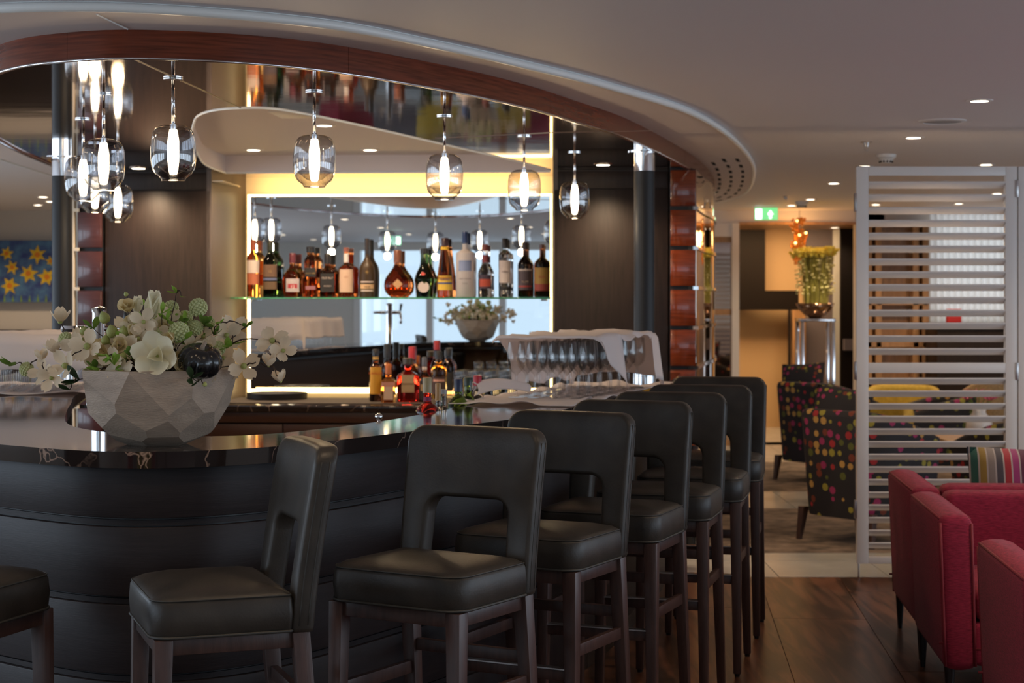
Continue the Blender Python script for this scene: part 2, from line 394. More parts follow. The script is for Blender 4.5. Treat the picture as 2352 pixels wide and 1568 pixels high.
# ================================================================== SETTING
SA = -R(5)                                   # the ship's axis runs a little to the right of the view
def struct(name, mb, m, parent=None, **k):
    o = mb.build(name, m, parent, **k)
    if parent is None: o['kind'] = 'structure'
    return o
ZC, ZS, ZB = 2.43, 2.40, 2.31                # main ceiling, ring soffit, mirrored bar ceiling
struct('ceiling', MB().box((0.25, 6.5, ZC+0.03), (13.6, 23.1, 0.06)), 'ceiling_paint')

# floor: walnut boards up to the marble tiles
fl = struct('floor', MB().box((0.25, 6.5, -0.05), (13.6, 23.1, 0.06)), 'grout')
def clip(poly, ylim, keep_less):
    out = []; n = len(poly)
    for i in range(n):
        a, b_ = poly[i], poly[(i+1) % n]; ia = (a[1] <= ylim) == keep_less; ib = (b_[1] <= ylim) == keep_less
        if ia: out.append(a)
        if ia != ib: t = (ylim-a[1])/(b_[1]-a[1]); out.append((a[0]+(b_[0]-a[0])*t, ylim))
    return out
YT = 9.45
ax = Vector((math.sin(R(5)), math.cos(R(5)))); ay = Vector((math.cos(R(5)), -math.sin(R(5))))
PW = 0.435; o0 = Vector((1.125, 7.0))
for i in range(-11, 9):
    off = random.uniform(0, 1.9)
    for k in range(-2, 4):
        a0 = k*1.95+off-1.0; a1 = a0+1.95-0.003
        q = [o0+ay*(i*PW+0.0015)+ax*a0, o0+ay*((i+1)*PW-0.0015)+ax*a0, o0+ay*((i+1)*PW-0.0015)+ax*a1, o0+ay*(i*PW+0.0015)+ax*a1]
        q = clip([(p.x, p.y) for p in q], YT, True)
        if len(q) > 2 and max(p[1] for p in q) > 3.0:
            MB().prism(q, -0.02, random.uniform(-0.0006, 0)).build('floor_board', 'walnut', fl)
struct('floor', MB().box((0.25, -1.0, -0.012), (13.4, 8.0, 0.016)), 'bounce_carpet')  # pale floor added out of view to bounce warm light onto the ceiling
for i in range(0, 8):
    for k in range(0, 15):
        x = 0.55+i*0.6; y = YT+0.004+k*0.6
        MB().box((x, y+0.3, -0.01), (0.594, 0.594, 0.02)).build('floor_tile', 'tile_marble', fl)
struct('floor', MB().box((0.25, 13.8, -0.022), (13.4, 8.6, 0.02)), 'tile_marble')

def wallbox(name, x0, x1, y0, y1, z0, z1, m, **k): return struct(name, MB().box(((x0+x1)/2, (y0+y1)/2, (z0+z1)/2), (x1-x0, y1-y0, z1-z0)), m, **k)
# wall behind the camera with its row of windows
wallbox('wall_back', -6.5, -4.2, -5.12, -5.0, 0, ZC, 'white_wall')
wallbox('wall_back', -4.2, 7.0, -5.12, -5.0, 0, 0.80, 'grey_wall'); wallbox('wall_back', -4.2, 7.0, -5.12, -5.0, 2.30, ZC, 'white_wall')
wallbox('wall_back', 4.0, 7.0, -5.12, -5.0, 0.80, 2.30, 'white_wall')
for i in range(8):
    x = -4.2+i*1.17
    if i < 7: w_ = struct('window_1', MB().box((x+0.585, -5.08, 1.55), (1.07, 0.01, 1.5)), 'window_glass')
    wallbox('window_1', x-0.05, x+0.05, -5.14, -4.97, 0.80, 2.30, 'white_lacquer')
# side walls with window bands
for sx, nm, X0 in ((1, 'wall_right', 7.0), (-1, 'wall_left', -6.5)):
    a, b_ = (X0, X0+0.12) if sx > 0 else (X0-0.12, X0)
    if sx > 0: a, b_ = 6.88, 7.0
    wallbox(nm, a, b_, -5, 18, 0, 0.75, 'white_wall'); wallbox(nm, a, b_, -5, 18, 2.15, ZC, 'white_wall')
    for i in range(12):
        y = -5+i*1.9; wallbox(nm, a, b_, y, y+(0.35 if i < 9 else 1.9), 0.75, 2.15, 'white_wall')
    wallbox(nm, a, b_, 15.5, 18, 0.75, 2.15, 'white_wall')
for ob in [o for o in scene.objects if o.name.startswith('daylight_right')]: ob.location.x = 7.15
for ob in [o for o in scene.objects if o.name.startswith('daylight_left')]: ob.location.x = -6.75

# far wall: painting wall on the left, passage and glazed doors on the right
wallbox('wall_front', -6.5, 2.02, 18, 18.12, 0, ZC, 'white_wall')
wallbox('baseboard_front', -6.5, -2.0, 17.93, 18, 0, 1.20, 'dark_wood')
wallbox('wall_front', 2.02, 3.85, 18, 18.12, 2.30, ZC, 'white_lacquer')
wallbox('trim_1', 2.27, 2.345, 17.97, 18.15, 0, 2.30, 'white_lacquer')
wallbox('trim_2', 2.02, 2.345, 17.985, 18.1, 2.16, 2.30, 'white_lacquer')
wallbox('trim_2', 2.345, 3.85, 17.98, 19.3, 2.285, 2.31, 'tan_wood')
dg = empty('door_1', (2.17, 18.03, 0)); dg['kind'] = 'structure'
MB().box((2.145, 18.04, 1.08), (0.24, 0.012, 2.16)).build('door_pane', 'bronze_mirror', dg)
for z in (0.0, 1.35, 2.1): MB().box((2.145, 18.03, z+0.03), (0.25, 0.05, 0.06)).build('door_rail', 'tan_wood', dg)
# right-hand far wall: tan framed glass cabinet and pale pleated curtain
wallbox('wall_front', 3.55, 7.0, 18, 18.12, 0, ZC, 'white_wall')
cb = empty('display_cabinet', (3.95, 17.8, 0), label='tan timber display cabinet with glass panes behind the louvred screen', cat='cabinet')
for x in (3.64, 3.74, 4.12, 4.22): MB().box((x, 17.85, 1.18), (0.06, 0.2, 2.24)).build('post', 'tan_wood', cb, bevel=0.004)
for z in (0.2, 0.62, 1.05, 1.48, 1.9, 2.28): MB().box((3.93, 17.85, z), (0.62, 0.2, 0.05)).build('shelf', 'tan_wood', cb)
MB().box((3.93, 17.93, 1.2), (0.6, 0.02, 2.2)).build('back_panel', 'tan_wood', cb)
cu = empty('curtain', (5.0, 17.8, 0), label='pale pleated curtain hanging beyond the louvred screen', cat='curtain')
pts = [(4.28+i*0.012, 17.85+0.018*math.sin(i*1.1)) for i in range(160)]
MB(smooth=True).quadgrid([[(x, y, 1.28), (x, y, 2.42)] for x, y in pts]).build('panel', 'curtain', cu)
lw = area('daylight_curtain', (5.25, 17.97, 1.85), (-PI/2, 0, 0), 1.9, 1.1, 9, (0.92, 0.95, 1.0))
sb = empty('sideboard', (5.2, 17.4, 0), label='long dark sideboard below the pale curtain', cat='sideboard')
MB().box((5.25, 17.45, 0.62), (2.1, 0.5, 1.2)).build('body', 'dark_wood', sb, bevel=0.01)
MB().box((5.25, 17.45, 1.25), (2.14, 0.54, 0.05)).build('top', 'grey_wall', sb, bevel=0.006)
rb = MB().box((4.42, 17.43, 1.345), (0.14, 0.09, 0.14)).build('box', 'red_plastic', label='small red box standing on the dark sideboard', cat='box', bevel=0.008)

# the reception beyond the passage
def rbox(px0, px1, py0, py1, Y, m, name, d=0.06, parent=None):
    a, b_ = PX(px0, py0, Y), PX(px1, py1, Y)
    return MB().box(((a.x+b_.x)/2, Y+d/2, (a.z+b_.z)/2), (abs(b_.x-a.x), d, abs(a.z-b_.z))).build(name, m, parent)
pr = empty('wall_reception', (3, 20.5, 0)); pr['kind'] = 'structure'
MB().box((3.2, 20.7, 1.2), (4.0, 0.1, 2.5)).build('plaster_panel', 'beige_wall', pr)
MB().box((3.2, 19.4, 2.46), (4.0, 2.6, 0.06)).build('ceiling_panel', 'beige_wall', pr)
MB().box((3.2, 19.4, -0.03), (4.0, 2.6, 0.06)).build('floor_slab', 'tile_marble', pr)
MB().box((1.9, 19.4, 1.2), (0.1, 2.6, 2.5)).build('side_panel', 'dark_wood', pr)
MB().box((4.15, 19.4, 1.2), (0.1, 2.6, 2.5)).build('side_panel', 'dark_wood', pr)
rbox(1690, 1758, 505, 712, 20.3, 'near_black_wood', 'wood_panel', parent=pr)
rbox(1758, 1835, 667, 712, 20.3, 'near_black_wood', 'wood_panel', parent=pr)
rbox(1811, 1817, 712, 960, 20.2, 'dark_wood', 'door_edge', parent=pr)
rbox(1820, 1850, 712, 960, 20.2, 'tan_wood', 'door_post', parent=pr)
rbox(1852, 1932, 470, 975, 20.4, 'grey_wall', 'grey_panel', parent=pr)
rbox(1915, 1929, 500, 975, 20.1, 'curtain', 'white_post', parent=pr)
rbox(1931, 1985, 470, 1000, 19.0, 'near_black_wood', 'wood_panel', parent=pr)
MB().box((3.75, 19.0, 1.02), (0.28, 0.2, 0.12)).build('grey_drawer_unit', 'grey_wall', pr)
l = bpy.data.lights.new('reception_light', 'AREA'); l.size = 1.2; l.energy = 95; l.color = (1.0, 0.66, 0.34)
lo = bpy.data.objects.new('reception_light', l); lo.location = (2.9, 19.2, 2.40); col.objects.link(lo)

# ------------------------------------------------------------------ canopy rings over the bar
can = [(-2.95, 14.2), (-2.9, 12.5), (-2.76, 10.45), (-2.60, 8.83), (-2.30, 7.2), (-1.83, 6.17), (-1.45, 5.83), (-1.10, 5.82), (-0.69, 6.06), (-0.26, 6.66), (0.05, 7.25), (0.282, 7.84), (0.618, 8.8), (1.16, 10.98), (1.50, 12.9), (1.62, 14.2)]
cpl = catmull(can, 8)
ring = [(-3.3, 17.4), (-3.35, 14.2), (-3.3, 12.0), (-3.15, 9.2), (-2.85, 7.3), (-2.35, 6.0), (-1.80, 5.52), (-1.25, 5.42), (-0.65, 5.72), (-0.27, 6.22), (0.04, 6.73), (0.416, 7.42), (0.91, 8.57), (1.35, 10.3), (1.72, 12.4), (1.97, 15.0), (1.75, 16.6), (1.3, 17.4)]
rpl = catmull(ring, 8)
cn = empty('bar_canopy', (-0.7, 9, ZB)); cn['kind'] = 'structure'
def plate(poly, hole, z, name, m, parent):
    bm = bmesh.new(); es = []
    for lp in [poly]+([hole] if hole else []):
        vs = [bm.verts.new((p[0], p[1], z)) for p in lp]
        for i in range(len(vs)): es.append(bm.edges.new((vs[i], vs[(i+1) % len(vs)])))
    bmesh.ops.triangle_fill(bm, use_beauty=True, use_dissolve=False, edges=es)
    for f in bm.faces:
        if f.normal.z > 0: f.normal_flip()
    me = bpy.data.meshes.new(name); bm.to_mesh(me); bm.free()
    return link(name, me, m, parent, fixn=False)
cof = [(-1.82, 11.06), (-1.83, 10.4), (-1.74, 9.64), (-1.60, 8.7), (-1.45, 7.94), (-1.37, 7.62), (-1.27, 7.42), (-1.147, 7.33), (-1.02, 7.34), (-0.90, 7.55), (-0.71, 8.03), (-0.42, 8.85), (0.04, 10.16), (0.235, 10.78), (0.24, 10.95)]
cofp = [tuple(p) for p in catmull(cof[:-1], 4)]+[cof[-1]]
plate([tuple(p) for p in cpl], cofp, ZB, 'mirrored_panel', 'ceiling_mirror', cn)
# seams of the mirrored ceiling
for a, b_ in (((300, 133), (553, 248)),):
    p, q = PH(*a, ZB-0.001), PH(*b_, ZB-0.001); MB().tube([p, q], 0.0022, 4).build('seam', 'satin_metal', cn)
MB().tube([PH(1000, 318, ZB-0.001), PH(1268, 305, ZB-0.001), PH(1500, 300, ZB-0.001)], 0.0015, 4).build('seam', 'satin_metal', cn)
# white tray raised into the mirrored ceiling
cw = MB(smooth=True, sharp=40); loop = [Vector(p) for p in cofp]
cw.quadgrid([[(p.x, p.y, ZB-0.004), (p.x, p.y, 2.425)] for p in loop], closed_u=True)
cw.build('tray_wall', 'soffit_paint', cn)
plate(cofp, None, 2.42, 'tray_ceiling', 'soffit_paint', cn)
ed = MB(smooth=True); ed.tube([(p.x, p.y, ZB) for p in loop]+[(loop[0].x, loop[0].y, ZB)], 0.006, 6, cap=False); ed.build('tray_edge', 'rim_paint', cn)
v0 = PH(668, 262, 2.418); MB().box((v0.x, v0.y, 2.417), (0.16, 0.30, 0.01), rz=SA).build('tray_hatch', 'white_lacquer', cn, bevel=0.002)
# mahogany fascia in boards, joints open
ci = offset(cpl, -0.03)
if (ci[60]-Vector((-0.7, 10))).length > (cpl[60]-Vector((-0.7, 10))).length: ci = offset(cpl, 0.03)
cuts = [0, 14, 28, 47, 66, 84, 102, 120]
for a, b_ in zip(cuts[:-1], cuts[1:]):
    p, q = cpl[a:b_+1], ci[a:b_+1]
    p = list(p); q = list(q)
    p[0] = p[0].lerp(p[1], 0.02); q[0] = q[0].lerp(q[1], 0.02)
    ribbon(MB(smooth=True, sharp=30), p, q, ZB-0.004, ZS).build('fascia_board', 'mahogany', cn)
# dark shadow bead and chrome edge under the fascia
ob_ = MB(smooth=True); ob_.tube([(p.x, p.y, ZB-0.006) for p in offset(cpl, (0.0))], 0.005, 6); ob_.build('chrome_bead', 'chrome', cn)
# soffit ring with its bright rim
n = 121
def resample(pl, n):
    L = [0]
    for a, b_ in zip(pl, pl[1:]): L.append(L[-1]+(b_-a).length)
    out = []; j = 0
    for i in range(n):
        s = L[-1]*i/(n-1)
        while j < len(pl)-2 and L[j+1] < s: j += 1
        t = (s-L[j])/max(1e-9, L[j+1]-L[j]); out.append(pl[j].lerp(pl[j+1], min(1, max(0, t))))
    return out
rr = resample(rpl, n); cc = resample(cpl, n)
so = MB(smooth=True, sharp=30); so.quadgrid([[(c.x, c.y, ZS), (r.x, r.y, ZS)] for c, r in zip(cc, rr)]); so.build('soffit', 'soffit_paint', cn)
ri = MB(smooth=True); ri.tube([(p.x, p.y, ZS+0.012) for p in rpl], 0.016, 8); ri.build('rim', 'rim_paint', cn)
rw = MB(smooth=True); rw.quadgrid([[(p.x, p.y, ZS), (p.x, p.y, ZC)] for p in rpl]); rw.build('rim_wall', 'rim_paint', cn)
js = PH(222, 33, ZS-0.001); je = PH(293, 67, ZS-0.001); MB().tube([js, je], 0.003, 4).build('seam', 'rim_paint', cn)
# vent slots: three arcs of short black slots
sgv = 1 if (offset(rpl, 0.1)[60]-Vector((-0.7, 10))).length < (rpl[60]-Vector((-0.7, 10))).length else -1
for ac_ in range(3):
    ol = offset(rpl, sgv*(0.075+0.085*ac_)); ol = [p for p in ol if p.x > 0.9 and 10.9+0.1*ac_ < p.y < 17.2]
    L_ = sum((b_-a).length for a, b_ in zip(ol, ol[1:])); nn_ = int(L_/0.02); fine = resample(ol, nn_)
    for k in range(0, nn_-14, 25):
        a_v, b_v = offset(fine, -0.011)[k:k+14], offset(fine, 0.011)[k:k+14]
        MB().prism([tuple(p) for p in a_v[::4]]+[tuple(p) for p in reversed(b_v[::4])], ZS-0.0015, ZS+0.001).build('vent_slot', 'slot_black', cn)

# ------------------------------------------------------------------ back wall of the bar (own axes, turned 3 degrees)
BA = -R(3); BO = Vector((-0.72, 11.3, 0)); BM = Matrix.Translation(BO) @ Matrix.Rotation(BA, 4, 'Z')
def bw(x, y, z=0): return BM @ Vector((x, y, z))
def lx(px, ly):                               # local x on the line y = ly that stands at picture column px
    u = (px-1176)/4000; ex = Vector((math.cos(BA), math.sin(BA))); ey = Vector((-math.sin(BA), math.cos(BA)))
    c = Vector((BO.x, BO.y))+ey*ly
    return (u*c.y-c.x)/(ex.x-u*ex.y)
def bbox(name, x0, x1, y0, y1, z0, z1, m, parent=None, bevel=0, **k):
    return MB().box(((x0+x1)/2, (y0+y1)/2, (z0+z1)/2), (abs(x1-x0), abs(y1-y0), z1-z0), M=BM).build(name, m, parent, bevel=bevel, **k)
wb = empty('wall_bar', BO); wb['kind'] = 'structure'
bbox('wall_panel', lx(172, 0.14), 1.72, 0.14, 0.2, 0, 2.4, 'niche_paint', wb)
MB().hexa([bw(-1.13, -0.50, 0), bw(-1.16, -0.50, 0), bw(-1.10, 0.14, 0), bw(-1.045, 0.14, 0)], [bw(-1.13, -0.50, ZB), bw(-1.16, -0.50, ZB), bw(-1.10, 0.14, ZB), bw(-1.045, 0.14, ZB)]).build('niche_side', 'niche_side', wb)
MB().box((-1.11, -0.18, 2.245), (0.10, 0.62, 0.006), M=BM).build('joint_line', 'niche_paint', wb)
bbox('niche_side', 1.0, 1.03, -0.5, 0.14, 0, ZB, 'niche_side', wb)
mi = empty('bar_mirror', bw(0, 0, 0.9), label='wide mirror on the back wall of the bar behind the bottle shelf', cat='mirror')
bbox('mirror_glass', -0.985, 0.965, -0.004, 0.0, 0.925, 2.175, 'mirror', mi)
bbox('backing', -0.985, 0.965, 0.0005, 0.03, 0.925, 2.175, 'black_plastic', mi)
led = empty('led_strip', bw(0, 0.05, 0.9), label='warm glowing light strip framing the bar mirror', cat='lamp')
for nm, x0, x1, z0, z1 in (('strip', -0.985, 0.965, 2.178, 2.19), ('strip', -0.985, 0.965, 0.899, 0.922), ('strip', -1.005, -0.989, 0.90, 2.19), ('strip', 0.969, 0.980, 0.90, 2.19)):
    bbox(nm, x0, x1, 0.0, 0.02, z0, z1, 'led_strip', led)
for x0, x1, z0, z1, sx, sz in ((0, 0, 2.26, 2.26, 1.9, 0.04),):
    la = area('cove_light', bw(0, 0.0, 2.20), (0, 0, 0), 1.9, 0.03, 5.0, (1.0, 0.60, 0.19)); la.rotation_euler = (R(150), 0, BA)
la = area('cove_light_low', bw(0, -0.01, 0.93), (0, 0, 0), 1.9, 0.02, 1.6, (1.0, 0.60, 0.19)); la.rotation_euler = (R(35), 0, BA)
# dark timber cabinets each side of the niche, with stacked gloss blocks
CF = -0.50
def cabinet(xa, xb, name, label):
    c = empty(name, bw((xa+xb)/2, CF, 0), label=label, cat='cabinet')
    bbox('carcass', xa, xb, CF+0.02, 0.13, 0, ZB-0.001, 'dark_wood', c)
    bbox('door', xa+0.004, xb-0.004, CF, CF+0.02, 0.10, 2.185, 'dark_wood', c, bevel=0.002)
    bbox('header_panel', xa+0.004, xb-0.004, CF+0.003, CF+0.02, 2.19, 2.295, 'dark_wood', c, bevel=0.002); return c
cabinet(lx(240, CF), -1.135, 'tall_cabinet', 'tall dark timber cabinet between the bar mirror and the plum blocks')
cabinet(1.005, lx(1536, CF), 'tall_cabinet', 'tall dark timber cabinet right of the bar mirror, behind a dark column')
def blocks(xa, xb, ztop, pitch, h, m, label):
    c = empty('block_tower', bw((xa+xb)/2, CF-0.03, 0), label=label, cat='panelling')
    bbox('carcass', xa, xb, CF, 0.0, 0, ZB-0.001, 'black_plastic', c)
    z = ztop; k = 0
    while z-h > 0:
        bbox('block', xa+0.004, xb-0.002, CF-0.035, CF-0.001, z-h, z, m, c, bevel=0.004); z -= pitch
    return c
bt = blocks(lx(1538, CF), lx(1598, CF), 2.300, 0.2450, 0.2210, 'mahogany_gloss', 'stack of glossy mahogany blocks beside the curved mirrored wall')
bl = blocks(lx(180, CF), lx(237, CF), 2.296, 0.2450, 0.2210, 'plum_gloss', 'stack of dull plum blocks edged by a pale metal strip')
xm = lx(170, CF)
bbox('metal_strip', xm-0.012, xm+0.014, CF-0.05, CF, 0, ZB-0.002, 'niche_paint', bl)
z = 2.296-0.221
while z > 0.1:
    bbox('metal_tab', xm+0.014, xm+0.045, CF-0.05, CF-0.036, z-0.022, z-0.002, 'niche_paint', bl); z -= 0.2450
# curved mirrored wall with chrome bands
x_ = bw(lx(1599, CF), CF-0.03)
arc = [Vector(p) for p in catmull([(x_.x, x_.y), (1.25, 11.35), (1.40, 12.1), (1.50, 12.95), (1.52, 13.8)], 6)]
cg = empty('curved_mirror_wall', (1.35, 12, 0)); cg['kind'] = 'structure'
z = 2.300
while z > 0.23:
    ribbon(MB(smooth=True, sharp=30), arc, offset(arc, 0.02), z-0.221, z).build('mirror_panel', 'bronze_mirror', cg)
    ribbon(MB(smooth=True, sharp=30), offset(arc, -0.012), offset(arc, 0.02), z-0.2435, z-0.2225).build('chrome_band', 'chrome', cg)
    z -= 0.2450
ribbon(MB(smooth=True, sharp=30), offset(arc, 0.022), offset(arc, 0.05), 0, ZB).build('wall_core', 'black_plastic', cg)

# glass shelf
gs = empty('glass_shelf', bw(0, -0.12, 1.5), label='long green-edged glass shelf across the bar mirror holding bottles', cat='shelf')
SZ = 1.521
bbox('glass_plate', lx(531, -0.17), 0.975, -0.20, -0.006, SZ-0.011, SZ, 'shelf_glass', gs, bevel=0.001)
for x in (-0.95, 0.93): bbox('bracket', x-0.02, x+0.02, -0.09, -0.006, SZ-0.023, SZ-0.0115, 'chrome', gs, bevel=0.003)

# back bar cupboard
BT = 0.88
bb = empty('back_bar_cupboard', bw(0, -0.5, 0), label='low brown cupboard with drawers under the bar mirror', cat='cabinet')
bbox('carcass', -1.12, 0.995, -0.97, 0.12, 0.0, 0.775, 'dark_wood', bb)
for i in range(4):
    xa = -1.11+i*0.523
    dr = bbox('drawer', xa, xa+0.517, -0.99, -0.97, 0.635, 0.765, flat((0.040, 0.017, 0.011), 0.35), bb, bevel=0.003)
    bbox('handle', xa+0.03, xa+0.49, -1.0, -0.99, 0.612, 0.628, 'satin_metal', dr)
    bbox('door', xa, xa+0.517, -0.985, -0.97, 0.08, 0.60, 'black_plastic', bb, bevel=0.003)
tp = bbox('back_counter_top', -1.13, 0.998, -1.02, 0.0, BT-0.04, BT, 'black_marble', None, bevel=0.004)
tag(tp, 'dark veined marble worktop below the bar mirror', 'worktop')
kb = bbox('fascia_trim', -1.125, 0.99, -1.0, -0.96, 0.776, 0.838, flat((0.040, 0.017, 0.011), 0.35), bb, bevel=0.003)
bm_ = bbox('bar_mat', -1.0, 0.9, -0.90, -0.30, BT+0.0005, BT+0.006, flat((0.05, 0.038, 0.030), 0.9), None); tag(bm_, 'flat dark rubber mat lying on the back counter', 'mat')

# ------------------------------------------------------------------ columns
def column(x, y, label):
    c = empty('column', (x, y, 0), label=label, cat='column'); c['kind'] = 'structure'
    r = 0.056
    b_ = MB(smooth=True, sharp=40).lathe([(0, 0), (r, 0), (r, 2.205), (0, 2.205)], 28, (x, y, 0)).build('shaft', 'column_lacquer', c)
    MB(smooth=True, sharp=40).lathe([(0, 2.205), (r+0.001, 2.205), (r+0.001, ZB), (0, ZB)], 28, (x, y, 0)).build('capital', 'chrome', c)
    MB(smooth=True, sharp=40).lathe([(r, ZB-0.006), (r+0.035, ZB-0.005), (r+0.035, ZB-0.001), (r, ZB-0.001)], 28, (x, y, 0)).build('collar', 'chrome', c)
    MB(smooth=True, sharp=40).lathe([(r, 1.091), (r+0.006, 1.091), (r+0.006, 1.14), (r, 1.14)], 28, (x, y, 0)).build('foot_ring', 'chrome', c)
    return c
column(0.722, 9.5, 'slim dark round column right of the bar mirror'); column(-2.55, 9.87, 'slim dark round column beside the flower painting')
# ================================================================== BAR COUNTER
HC = 1.09
outer = [(-2.82, 10.2), (-2.75, 9.0), (-2.60, 7.9), (-2.35, 6.7), (-2.02, 5.72), (-1.70, 5.20), (-1.48, 4.98), (-1.165, 4.755), (-0.93, 4.727), (-0.70, 4.86), (-0.523, 5.10), (-0.253, 5.57), (0.044, 6.12), (0.29, 6.86), (0.56, 7.80), (0.826, 9.0), (0.96, 9.9)]
inner = [(-2.22, 10.2), (-2.12, 9.0), (-1.90, 7.6), (-1.76, 6.95), (-1.645, 6.43), (-1.50, 5.86), (-1.36, 5.55), (-1.17, 5.34), (-0.97, 5.26), (-0.78, 5.32), (-0.60, 5.58), (-0.443, 5.92), (-0.33, 6.26), (-0.16, 6.85), (0.06, 7.65), (0.36, 9.0), (0.50, 9.9)]
OP = catmull(outer, 10); IP = catmull(inner, 10)
bc = empty('bar_counter', (-1, 5, 0), label='dark curved bar counter with a black marble top', cat='bar counter')
N = 161
O2, I2 = resample(OP, N), resample(IP, N)
def rib(name, a, b_, z0, z1, m, parent=bc, **k): return ribbon(MB(smooth=True, sharp=30), a, b_, z0, z1).build(name, m, parent, **k)
if (offset(O2, 0.05)[60]-Vector((-0.9, 7.5))).length > (O2[60]-Vector((-0.9, 7.5))).length: SG = -1
else: SG = 1
def off(pl, d): return offset(pl, SG*d)      # positive = towards the inside of the bar
rib('marble_top', O2, I2, HC-0.045, HC, 'black_marble')
f1, f2, f3 = off(O2, 0.035), off(O2, 0.055), off(O2, 0.16)
rib('core', f2, f3, 0.0, HC-0.046, 'black_plastic')
for z0, z1 in ((0.905, 1.043), (0.690, 0.880), (0.478, 0.668), (0.268, 0.456), (0.10, 0.246)):
    rib('front_panel', f1, f2, z0, z1, 'bar_wood', bevel=0.003)
    rib('shadow_ledge', off(O2, 0.046), f2, z0-0.021, z0-0.006, 'bar_wood')
rib('kick_plate', off(O2, 0.09), f2, 0.0, 0.085, 'satin_metal')
# inside of the counter: back panel with glass rail, low worktop and speed rail
i0 = resample(offset(IP, 0), N)
def offi(d): return offset(I2, SG*d)
rib('under_shelf', off(O2, 0.17), offi(-0.02), 0.66, 0.70, flat((0.16, 0.12, 0.10), 0.5))
rib('lining', off(O2, 0.162), off(O2, 0.169), 0.70, HC-0.046, flat((0.24, 0.16, 0.12), 0.5))
rib('glass_rail', offi(-0.16), offi(-0.03), HC-0.075, HC-0.055, 'black_plastic')
a_ = 92; b_e = 118
rail = [p for p in offi(0.015)[a_:b_e]]; rail2 = [p for p in offi(0.13)[a_:b_e]]
rib('speed_rail', rail, rail2, 1.000, 1.020, 'satin_metal')
rib('rail_lip', offi(0.125)[a_:b_e], offi(0.13)[a_:b_e], 1.020, 1.045, 'satin_metal')
def on_rail(px, py=None):
    best = min(range(a_, b_e), key=lambda i: abs(offi(0.07)[i].x/offi(0.07)[i].y*4000+1176-px)); return offi(0.07)[best]

# ================================================================== GLASSWARE AND BOTTLES
def cap_mesh(r, h): return MB(smooth=True, sharp=40).lathe([(0, 0), (r, 0), (r, h*0.94), (r*0.9, h), (0, h)], 14)
def bottle(loc, h, r, liq, cap_col, cap_f=0.16, sh=0.62, nk=0.78, rn=0.016, sq=0, fl=1.0, prof=None, labels=(), text=None, capr=None, label=None, group=None, rz=None, metalcap=False, cat='bottle', name='bottle'):
    rz = math.atan2(loc[0], loc[1])*-1 if rz is None else rz
    e = empty(name, loc, rz, label=label, cat=cat, group=group)
    if prof: pr_ = [(0, 0)]+[(max(0.004, q_.x), q_.y) for q_ in catmull([(a*r, b_*h) for a, b_ in prof], 4)]
    else:
        zs, zn = sh*h, nk*h; pr_ = [(0, 0), (r*0.92, 0), (r, 0.006), (r, zs)]
        for k in range(1, 6):
            t = k/5; pr_.append((rn+(r-rn)*(0.5+0.5*math.cos(PI*t)), zs+(zn-zs)*(t**0.85)))
        pr_.append((rn, h*(1-cap_f)))
    pr_ = pr_+[(pr_[-1][0], h*(1-cap_f)+0.001), (0, h*(1-cap_f)+0.001)]
    MB(smooth=True, sharp=50).lathe(pr_, 32, sq=sq, fl=fl).build('glass_body', liq, e, world=False)
    cr_ = capr or rn*1.12
    c = cap_mesh(cr_, h*cap_f).build('cap', flat(cap_col, 0.35, 0.6 if metalcap else 0), e, world=False); c.location = (0, 0, h*(1-cap_f))
    first = None
    for (z0, z1, ha, c_) in labels:
        rows = []
        def rad(z):
            for (ra, za), (rb, zb) in zip(pr_, pr_[1:]):
                if za <= z <= zb and zb > za: return ra+(rb-ra)*(z-za)/(zb-za)
            return r
        rd = max(rad(z0*h), rad(z1*h)) if not prof else None
        for k in range(9):
            a = R(-90-ha+2*ha*k/8); row = []
            for z in (z0*h, (z0+z1)/2*h, z1*h):
                rr_ = (rd or rad(z))+0.0008; ca, sa = math.cos(a), math.sin(a)
                m_ = 1
                if sq: q = 2+sq*6; m_ = (abs(ca)**q+abs(sa)**q)**(-1/q)
                row.append((ca*m_*rr_, sa*m_*rr_*fl-0.0004*(1 if first else 0), z))
            rows.append(row)
        lb = MB(smooth=True).quadgrid(rows).build('label', flat(c_, 0.6), e, world=False)
        first = True
    for tx in (text or ()):
        s, z, size, c_ = tx
        fc = bpy.data.curves.new('lettering', 'FONT'); fc.body = s; fc.size = size; fc.align_x = 'CENTER'; fc.extrude = 0.0003
        to = bpy.data.objects.new('t', fc); lm = bpy.data.meshes.new_from_object(to); bpy.data.objects.remove(to); lm.materials.clear(); lm.materials.append(flat(c_, 0.5))
        fo = bpy.data.objects.new('lettering', lm); fo.location = (0, -(r*fl)-0.0022, z*h); fo.rotation_euler = (PI/2, 0, 0)
        fo.parent = e; col.objects.link(fo)
    return e
K = 4000
def shelf_bottle(px, top, wpx, liq, cap, label, **k):
    ly = -0.115; p = bw(lx(px, ly), ly, SZ+0.0005); s = p.y/4000
    return bottle(p, (681-top)*s, wpx*s/2, liq, cap, label=label, group='bottles on the glass shelf', **k)
WH = (0.62, 0.52, 0.46); BK = (0.012, 0.011, 0.012); GD = (0.35, 0.22, 0.07)
shelf_bottle(581, 549, 29, 'liq_amber', (0.28, 0.06, 0.02), 'amber whisky bottle with a rust cap, at the shelf end by the glowing strip', cap_f=0.18, sh=0.66, nk=0.8, labels=[(0.42, 0.64, 75, WH), (0.22, 0.41, 75, (0.45, 0.13, 0.06))])
